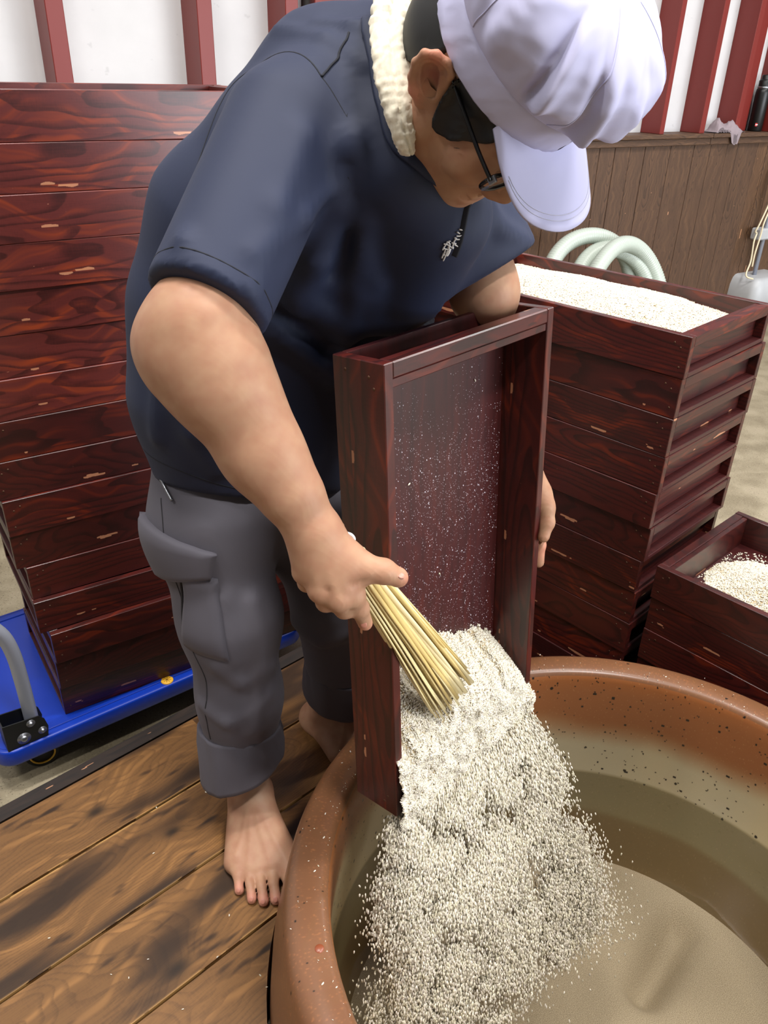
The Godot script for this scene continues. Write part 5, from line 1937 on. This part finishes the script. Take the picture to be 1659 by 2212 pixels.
func glasses_thing() -> void:
	var t := thing("glasses", "black-framed glasses worn by the man under the cap brim", "glasses", hv(0, 0.01, 0.1))
	var gm: Material = mats["glasses_black"]
	for s in [1.0, -1.0]:
		var temple := part(t, "temple", tube_mesh(smooth_path([hv(s * 0.082, 0.020, -0.012), hv(s * 0.0815, 0.018, 0.03), hv(s * 0.079, 0.014, 0.07), hv(s * 0.074, 0.011, 0.104)], 16), [0.0022, 0.0022, 0.0024, 0.003, 0.0035], 8, true, 0.6), gm, -t.position)
		part(temple, "hinge", board_mesh(Vector3(0.004, 0.011, 0.008), 0.001), mats["steel"], hv(s * 0.072, 0.011, 0.104), Basis(hr, hu, hf))
		var rim := []
		for i in 33:
			var a := TAU * i / 32.0
			rim.append(hv(s * (0.038 + 0.030 * signf(cos(a)) * pow(absf(cos(a)), 0.6)), 0.0 + 0.018 * signf(sin(a)) * pow(absf(sin(a)), 0.6), 0.106 - 0.006 * absf(cos(a)) * (1.0 if cos(a) > 0 else 0.0)))
		part(t, "rim", tube_mesh(rim, [0.0024], 8, false), gm, -t.position)
		var lens := StandardMaterial3D.new()
		lens.transparency = BaseMaterial3D.TRANSPARENCY_ALPHA
		lens.albedo_color = Color(0.9, 0.92, 0.95, 0.06)
		lens.roughness = 0.03
		var lm := slab_mesh(rounded_rect(0.058, 0.034, 0.008), -0.0006, 0.0006)
		part(t, "lens", lm, lens, hv(s * 0.038, 0, 0.105) - t.position, Basis(hr, hf, -hu))
	part(t, "bridge", tube_mesh(smooth_path([hv(0.010, 0.006, 0.106), hv(0, 0.010, 0.109), hv(-0.010, 0.006, 0.106)], 8), [0.002], 8), gm, -t.position)


func towel_thing() -> void:
	var t := thing("towel", "cream terry towel tucked round the man's neck inside his collar", "towel", Vector3(0.0008, 1.3192, -1.0723))
	var path := smooth_path([Vector3(0.0672, 1.5195, -1.2652), Vector3(0.0314, 1.4699, -1.1685), Vector3(0.0031, 1.4321, -1.1071), Vector3(-0.008, 1.3889, -1.0599), Vector3(-0.0051, 1.3524, -1.0314), Vector3(0.0015, 1.3163, -1.0134), Vector3(0.008, 1.2816, -1.0054), Vector3(0.0132, 1.2587, -1.0097)], 110)
	var st := SurfaceTool.new()
	st.begin(Mesh.PRIMITIVE_TRIANGLES)
	var nn := noise(90.0, 91, 3)
	var seg := 56
	var camz := Vector3(0.2467, 0.5644, 0.7841)
	for i in path.size():
		var x := float(i) / (path.size() - 1)
		var tn: Vector3 = (path[mini(i + 1, path.size() - 1)] - path[maxi(i - 1, 0)]).normalized()
		var sd := tn.cross(camz).normalized()
		var up := sd.cross(tn)
		var wd := lerpf(0.027, 0.024, x) * (1.0 if x < 0.62 else lerpf(1.0, 0.26, pow((x - 0.62) / 0.38, 1.3)))
		for k in seg + 1:
			var a := TAU * k / seg
			var p: Vector3 = path[i] + sd * cos(a) * wd + up * sin(a) * 0.012
			# woven bars: raised blocks and a fold line down the middle
			var d := 0.0022 * nn.get_noise_3dv(p)
			var c := cos(a)
			d += 0.0013 * signf(sin(x * 190.0)) * (1.0 if x < 0.45 else 0.2) * smoothstep(0.0, 0.2, absf(c + 0.1))
			if absf(c - 0.15) < 0.09:
				d -= 0.003
			st.add_vertex(p + (sd * c * 0.4 + up * sin(a)).normalized() * d - t.position)
	for i in path.size() - 1:
		for k in seg:
			var q := i * (seg + 1) + k
			for x in [q, q + seg + 1, q + 1, q + 1, q + seg + 1, q + seg + 2]:
				st.add_index(x)
	st.generate_normals()
	part(t, "towel_cloth", st.commit(), mats["terry"])


# ---------------------------------------------------------------- whisk of split bamboo

func build_whisk() -> void:
	var w0: Vector3 = Vector3(-0.0439, 0.8039, -0.8608)
	var w1: Vector3 = Vector3(0.1224, 0.4553, -0.9942)
	var ax := (w1 - w0).normalized()
	var len := w0.distance_to(w1)
	var t := thing("bamboo_whisk", "whisk of pale split bamboo strips held in the man's right hand, sweeping the rice", "whisk", w0)
	var view: Vector3 = Vector3(0.0903, 0.7295, 0.6798)
	var sd := ax.cross(view).normalized()
	var up := sd.cross(ax)
	var rng := RandomNumberGenerator.new()
	rng.seed = 51
	var strips := []
	for i in 4:
		var st := SurfaceTool.new()
		st.begin(Mesh.PRIMITIVE_TRIANGLES)
		# a half-round splint: six-sided, narrowing to the tip
		var wd: float = [0.0042, 0.0034, 0.0047, 0.0030][i]
		var pts := []
		var rad := []
		for k in 7:
			var x := k / 6.0
			pts.append(Vector3(x, 0.002 * sin(x * 5.0 + i) * x, 0.001 * sin(x * 7.0 + i * 2.0)))
			rad.append(wd * lerpf(1.0, 0.72, x))
		tube_into(st, pts, rad, 6, true, 0.5, Vector3(0, 0, 1))
		st.generate_normals()
		strips.append(st.commit())
	var bm := []
	for c in [Color(0.87, 0.79, 0.56), Color(0.92, 0.86, 0.67), Color(0.80, 0.70, 0.45), Color(0.90, 0.83, 0.62)]:
		var m := flat_mat("bamboo_%d" % bm.size(), c, 0.42)
		bm.append(m)
	for i in 84:
		var r := sqrt((i + 0.5) / 84.0)
		var a := i * 2.39996 + rng.randf_range(-0.2, 0.2)
		var p0 := sd * cos(a) * r * 0.0190 + up * sin(a) * r * 0.0165
		var spread := cos(a) * r * 0.048 + (0.004 if cos(a) > 0 else 0.0)
		var p1 := ax * (len * rng.randf_range(0.95, 1.02)) + sd * spread + up * sin(a) * r * 0.020
		var d := p1 - p0
		var b := basis_from_x(d, up.rotated(ax, a - PI / 2))
		b.x *= d.length()
		part(t, "bamboo_strip", strips[rng.randi() % 4], bm[rng.randi() % 4], p0, b)
	# binding inside the grip, and the wire loop to hang it by
	part(t, "binding_cord", tube_mesh([ax * 0.012, ax * 0.05], [0.0178], 16), flat_mat("cord_pale", Color(0.80, 0.75, 0.62), 0.8))
	var loop := []
	for q in [Vector3(-0.0491, 0.8271, -0.8475), Vector3(-0.0531, 0.8366, -0.8471), Vector3(-0.0487, 0.8407, -0.8494), Vector3(-0.0401, 0.8384, -0.8504), Vector3(-0.036, 0.8315, -0.85), Vector3(-0.0405, 0.8237, -0.8491)]:
		loop.append(q - w0)
	part(t, "wire_loop", tube_mesh(smooth_path(loop, 30), [0.0022], 8), flat_mat("wire_white", Color(0.85, 0.86, 0.87), 0.4, 0.2))


# ---------------------------------------------------------------- rice

func grain_mesh() -> ArrayMesh:
	var st := SurfaceTool.new()
	st.begin(Mesh.PRIMITIVE_TRIANGLES)
	st.set_smooth_group(0)
	tube_into(st, [Vector3(-0.0029, 0, 0), Vector3(-0.0020, 0, 0.0001), Vector3(0.0002, 0, 0.0003), Vector3(0.0022, 0, 0.0001), Vector3(0.0030, 0, 0)], [0.0003, 0.00105, 0.00135, 0.0010, 0.0003], 5, false)
	st.index()
	st.generate_normals()
	return st.commit()


func scatter(called: String, parent: Node, mesh: Mesh, xfs: Array, cols: Array, mat: Material) -> MultiMeshInstance3D:
	var mm := MultiMesh.new()
	mm.transform_format = MultiMesh.TRANSFORM_3D
	mm.use_colors = true
	mm.mesh = mesh
	mm.instance_count = xfs.size()
	for i in xfs.size():
		mm.set_instance_transform(i, xfs[i])
		mm.set_instance_color(i, cols[i % cols.size()])
	var mi := MultiMeshInstance3D.new()
	mi.name = called
	mi.multimesh = mm
	mi.material_override = mat
	mi.set_meta("kind", "stuff")
	parent.add_child(mi, true)
	return mi


# a heap: a height field over a frame (x along, z across), with grains strewn on it
func heap(called: String, label: String, xf: Transform3D, x0: float, x1: float, z0: float, z1: float, height: Callable, count: int, sd: int) -> Node3D:
	var t := Node3D.new()
	t.name = called
	t.transform = xf
	add_child(t)
	t.set_meta("label", label)
	t.set_meta("category", "rice")
	var st := SurfaceTool.new()
	st.begin(Mesh.PRIMITIVE_TRIANGLES)
	var n := 64
	var m := 48
	for j in m + 1:
		for i in n + 1:
			var x := lerpf(x0, x1, float(i) / n)
			var z := lerpf(z0, z1, float(j) / m)
			st.add_vertex(Vector3(x, maxf(height.call(x, z), 0.0), z))
	for j in m:
		for i in n:
			var a := j * (n + 1) + i
			var top: float = height.call(lerpf(x0, x1, (i + 0.5) / n), lerpf(z0, z1, (j + 0.5) / m))
			if top < 0.0:
				continue
			for q in [a, a + 1, a + n + 1, a + 1, a + n + 2, a + n + 1]:
				st.add_index(q)
	st.generate_normals()
	var bed := part(t, "rice_bed", st.commit(), mats["rice_bed"])
	bed.set_meta("kind", "stuff")
	var rng := RandomNumberGenerator.new()
	rng.seed = sd
	var xfs := []
	while xfs.size() < count:
		var x := rng.randf_range(x0, x1)
		var z := rng.randf_range(z0, z1)
		var h: float = height.call(x, z)
		if h < -0.0035 or (h < 0.0 and rng.randf() < 0.9):
			continue
		var b := Basis(Vector3.UP, rng.randf() * TAU) * Basis(Vector3(0, 0, 1), rng.randf_range(-0.6, 0.6))
		xfs.append(Transform3D(b.scaled(Vector3.ONE * rng.randf_range(0.85, 1.15)), Vector3(x, maxf(h, 0.0) + rng.randf_range(0.0, 0.0018), z)))
	scatter("rice_grains", t, mats["grain_mesh"], xfs, mats["grain_cols"], mats["rice"])
	return t


func build_rice() -> void:
	var rm := flat_mat("rice", Color.WHITE, 0.5)
	rm.vertex_color_use_as_albedo = true
	flat_mat("rice_bed", Color(0.74, 0.67, 0.54), 0.85)
	var gm := grain_mesh()
	mats["grain_mesh"] = gm
	var rng := RandomNumberGenerator.new()
	rng.seed = 2024
	var cols := []
	for i in 997:
		var v := rng.randf_range(0.56, 0.80)
		cols.append(Color(v, v * rng.randf_range(0.91, 0.95), v * rng.randf_range(0.70, 0.82)))
	mats["grain_cols"] = cols
	var nn := noise(9.0, 401, 3)
	# the two trays of rice waiting behind
	var trays := []
	for c in get_children():
		if c.name.begins_with("wooden_tray"):
			trays.append(c)
	var big: Node3D = trays[28]
	var low: Node3D = trays[35]
	heap("heaped_rice", "white rice filling the tall stack's top tray almost to the brim", big.transform * Transform3D(Basis(), Vector3(0, 0.0105, 0)), -0.333, 0.333, -0.1815, 0.1815, func(x: float, z: float) -> float:
		return 0.047 + 0.034 * (1.0 - pow((z - 0.03) / 0.22, 2)) * smoothstep(0.36, 0.08, absf(x)) - 0.014 * smoothstep(0.15, 0.34, x) + 0.003 * nn.get_noise_2d(x, z), 42000, 5)
	heap("heaped_rice_001", "loose mound of white rice in the low stack's top tray", low.transform * Transform3D(Basis(), Vector3(0, 0.0105, 0)), -0.333, 0.333, -0.1815, 0.1815, func(x: float, z: float) -> float:
		var d := Vector2((x + 0.03) / 0.31, (z + 0.015) / 0.185).length()
		return 0.075 * (1.0 - smoothstep(0.15, 1.02, d)) - 0.0006 + 0.004 * nn.get_noise_2d(x * 1.5, z * 1.5) * smoothstep(1.05, 0.8, d) - 0.004 * smoothstep(1.0, 1.25, d), 26000, 6)
	# rice sliding out of the held tray
	var hx := held_frame()
	var ox := -CRATE_L / 2
	var oz := -CRATE_W / 2
	var lump := noise(16.0, 77, 3)
	heap("sliding_rice", "white rice piled in the mouth of the upended tray, sliding over its end", hx * Transform3D(Basis(), Vector3(ox, 0.0105, oz)), -0.03, 0.25, 0.003, 0.395, func(x: float, z: float) -> float:
		var top := 0.165 + 0.035 * lump.get_noise_2d(z * 0.7, 3.0) + 0.05 * sin(z * 9.0 + 0.2) - 0.03 * smoothstep(0.3, 0.4, z)
		return (0.086 + 0.012 * lump.get_noise_2d(x, z)) * pow(smoothstep(top, top - 0.10, x), 0.55) - 0.004 * smoothstep(top - 0.01, top + 0.01, x), 26000, 7)
	falling_rice(hx, gm, cols, rm)
	# sticky flecks of starch on the emptied tray's floor
	var held: Node3D = trays[36]
	var fleck := SphereMesh.new()
	fleck.radius = 0.0006
	fleck.height = 0.0012
	fleck.radial_segments = 6
	fleck.rings = 3
	var fx := []
	var dn := noise(6.0, 14, 3)
	while fx.size() < 5200:
		var x := rng.randf_range(0.12, 0.68)
		var z := rng.randf_range(0.02, 0.378)
		var dens := 0.5 + 0.9 * dn.get_noise_2d(x, z) + 0.35 * smoothstep(0.7, 0.45, x) - 0.6 * smoothstep(0.60, 0.70, x)
		if rng.randf() > dens:
			continue
		var s := rng.randf_range(0.25, 0.8) if rng.randf() < 0.93 else rng.randf_range(0.9, 1.7)
		fx.append(Transform3D(Basis().scaled(Vector3(s * rng.randf_range(1.0, 1.7), s * 0.6, s)), Vector3(x + ox, 0.0104, z + oz)))
	var fm := flat_mat("starch", Color(0.86, 0.84, 0.88), 0.35)
	scatter("starch_flecks", held, fleck, fx, [Color.WHITE], fm)
	# single grains that stuck to the tray
	var stuck := []
	for q in [[0.52, 0.0108, 0.135], [0.56, 0.0108, 0.05], [0.40, 0.0108, 0.06], [0.64, 0.0108, 0.30], [0.69, 0.0108, 0.28], [0.33, 0.0108, 0.21]]:
		stuck.append(Transform3D(Basis(Vector3.UP, q[0] * 40.0), Vector3(q[0] + ox, q[1] + 0.0008, q[2] + oz)))
	scatter("stuck_grains", held, gm, stuck, cols, rm)
	# strays on the rim and the deck
	var strays := []
	for i in 420:
		var a := rng.randf_range(0.0, TAU)
		var r := 0.507 + absf(rng.randfn()) * 0.012 if i % 3 else rng.randf_range(0.51, 0.562)
		if i > 170 and rng.randf() < 0.5:
			r = 0.506 + rng.randf() * 0.006
		var p := Vector3(JAR.x + cos(a) * r, RIM_Y + 0.0012, JAR.z + sin(a) * r)
		if r < 0.513:
			p.y -= 0.0015
		strays.append(Transform3D(Basis(Vector3.UP, rng.randf() * TAU).scaled(Vector3.ONE * rng.randf_range(0.25, 0.9) * (1.0 if i % 9 == 0 else 0.55)), p))
	for q in [Vector3(-0.256, 0.0012, -0.8978), Vector3(-0.2616, 0.0012, -0.8205), Vector3(-0.379, 0.0012, -0.8126), Vector3(-0.4336, 0.0012, -0.7845), Vector3(-0.4027, 0.0012, -0.78), Vector3(-0.1839, 0.0012, -0.791), Vector3(-0.1702, 0.0012, -0.772), Vector3(-0.1796, 0.0012, -0.9261), Vector3(-0.4484, 0.0012, -1.1301), Vector3(-0.3556, 0.0012, -1.1734), Vector3(-0.4252, 0.0012, -1.0215), Vector3(-0.5608, 0.0012, -0.8447), Vector3(-0.3006, 0.0012, -0.732)]:
		strays.append(Transform3D(Basis(Vector3.UP, rng.randf() * TAU).scaled(Vector3.ONE * rng.randf_range(0.6, 0.95)), q))
	var sm := scatter("stray_rice", self, gm, strays, cols, rm)
	tag(sm, "stray white grains strewn on the jar's rim and the deck", "rice")
	# rice that has already sunk to the bottom of the jar
	var bed := SurfaceTool.new()
	bed.begin(Mesh.PRIMITIVE_TRIANGLES)
	var pit: Vector3 = Vector3(0.6542, -0.335, -1.0438)
	var pit2: Vector3 = Vector3(0.5848, -0.335, -0.9917)
	var bn := noise(5.0, 61, 4)
	var rings := 60
	var seg := 120
	for i in rings + 1:
		for k in seg + 1:
			var a := TAU * k / seg
			var r := 0.4825 * i / rings
			var p := Vector3(JAR.x + cos(a) * r, -0.335, JAR.z + sin(a) * r)
			var d1 := Vector2(p.x - pit.x, p.z - pit.z).length()
			var d2 := Geometry2D.get_closest_point_to_segment(Vector2(p.x, p.z), Vector2(pit.x + 0.05, pit.z - 0.09), Vector2(pit2.x, pit2.z)).distance_to(Vector2(p.x, p.z))
			p.y += 0.006 * bn.get_noise_2d(p.x, p.z) * smoothstep(0.48, 0.4, r) - 0.06 * exp(-d2 * d2 / 0.0014) - 0.025 * exp(-d1 * d1 / 0.007)
			bed.set_uv(Vector2(p.x, p.z) * 4.0)
			bed.add_vertex(p)
	for i in rings:
		for k in seg:
			var a := i * (seg + 1) + k
			for x in [a, a + 1, a + seg + 1, a + 1, a + seg + 2, a + seg + 1]:
				bed.add_index(x)
	bed.generate_normals()
	var bt := noise(1.0, 62, 3)
	var btex := image_tex(384, 384, func(x: int, y: int) -> Color:
		var v := bt.get_noise_2d(x * 0.35, y * 0.35)
		return Color(0.54, 0.48, 0.38).lerp(Color(0.78, 0.72, 0.60), clampf(0.5 + v * 1.2, 0, 1)))
	var bmat := tex_mat("sunken_rice", btex, 0.9)
	var sunk := part(self, "sunken_rice", bed.commit(), bmat)
	sunk.set_meta("kind", "stuff")
	tag(sunk, "flat greyish bed of soaked rice lying under the jar's water", "rice")


func falling_rice(hx: Transform3D, gm: Mesh, cols: Array, rm: Material) -> void:
	var rng := RandomNumberGenerator.new()
	rng.seed = 99
	var ox := -CRATE_L / 2
	var oz := -CRATE_W / 2
	var cl := noise(1.0, 88, 3)
	var fine := noise(1.0, 89, 2)
	var xfs := []
	var d0 := Vector3(0.02, 0, -0.72)
	var d1 := Vector3(0.10, 0, -0.56)
	var d2 := Vector3(0.47, 0, -0.97)
	var tries := 0
	while xfs.size() < 250000 and tries < 2500000:
		tries += 1
		var s := rng.randf()
		var tau := pow(rng.randf(), 0.8)
		# sheets and gaps travel down with the stream
		var c := cl.get_noise_2d(s * 3.2 + tau * 0.5, tau * 4.2 - s * 1.3) + 0.35 * fine.get_noise_2d(s * 11.0, tau * 9.0)
		c += 0.30 * cl.get_noise_2d(s * 26.0 + 40.0, tau * 1.6)
		var dens := smoothstep(-0.07, 0.13, c + 0.14 - 0.10 * tau) * (0.55 + 0.45 * smoothstep(1.0, 0.5, tau))
		var side := minf(s, 1.0 - s)
		dens *= 0.25 + 0.75 * smoothstep(0.0, 0.10, side)
		if rng.randf() > dens * 0.98 + 0.02:
			continue
		var start: Vector3 = hx * Vector3(ox - 0.012 - rng.randf() * 0.02, lerpf(0.052, 0.098, rng.randf()), oz + lerpf(0.012, 0.386, s))
		var dest := d0.lerp(d1, s).lerp(d1.lerp(d2, s), s)
		var spread := tau * (0.013 + 0.040 * smoothstep(0.14, 0.0, side)) + (0.02 * tau if rng.randf() < 0.12 else 0.0)
		var fall := 0.42
		var tt := tau * 0.285
		var y := start.y - (0.75 * tt + 4.9 * tt * tt) * fall / 0.61
		var k := tau
		var p := Vector3(lerpf(start.x, dest.x, k), y, lerpf(start.z, dest.z, k))
		p += Vector3(rng.randfn(), 0.4 * rng.randfn(), rng.randfn()) * spread * 0.7
		if p.y < WATER_Y - 0.01:
			continue
		var vel := Vector3(dest.x - start.x, -(0.75 + 9.8 * tt) * 0.285, dest.z - start.z).normalized()
		vel = (vel + Vector3(rng.randfn(), rng.randfn(), rng.randfn()) * 0.17).normalized()
		xfs.append(Transform3D(basis_from_x(vel, Vector3(0.3, 0.2, 0.9)).rotated(vel, rng.randf() * TAU).scaled(Vector3.ONE * rng.randf_range(0.85, 1.2)), p))
	var mi := scatter("falling_rice", self, gm, xfs, cols, rm)
	tag(mi, "curtain of white rice tumbling from the upended tray into the jar", "rice")
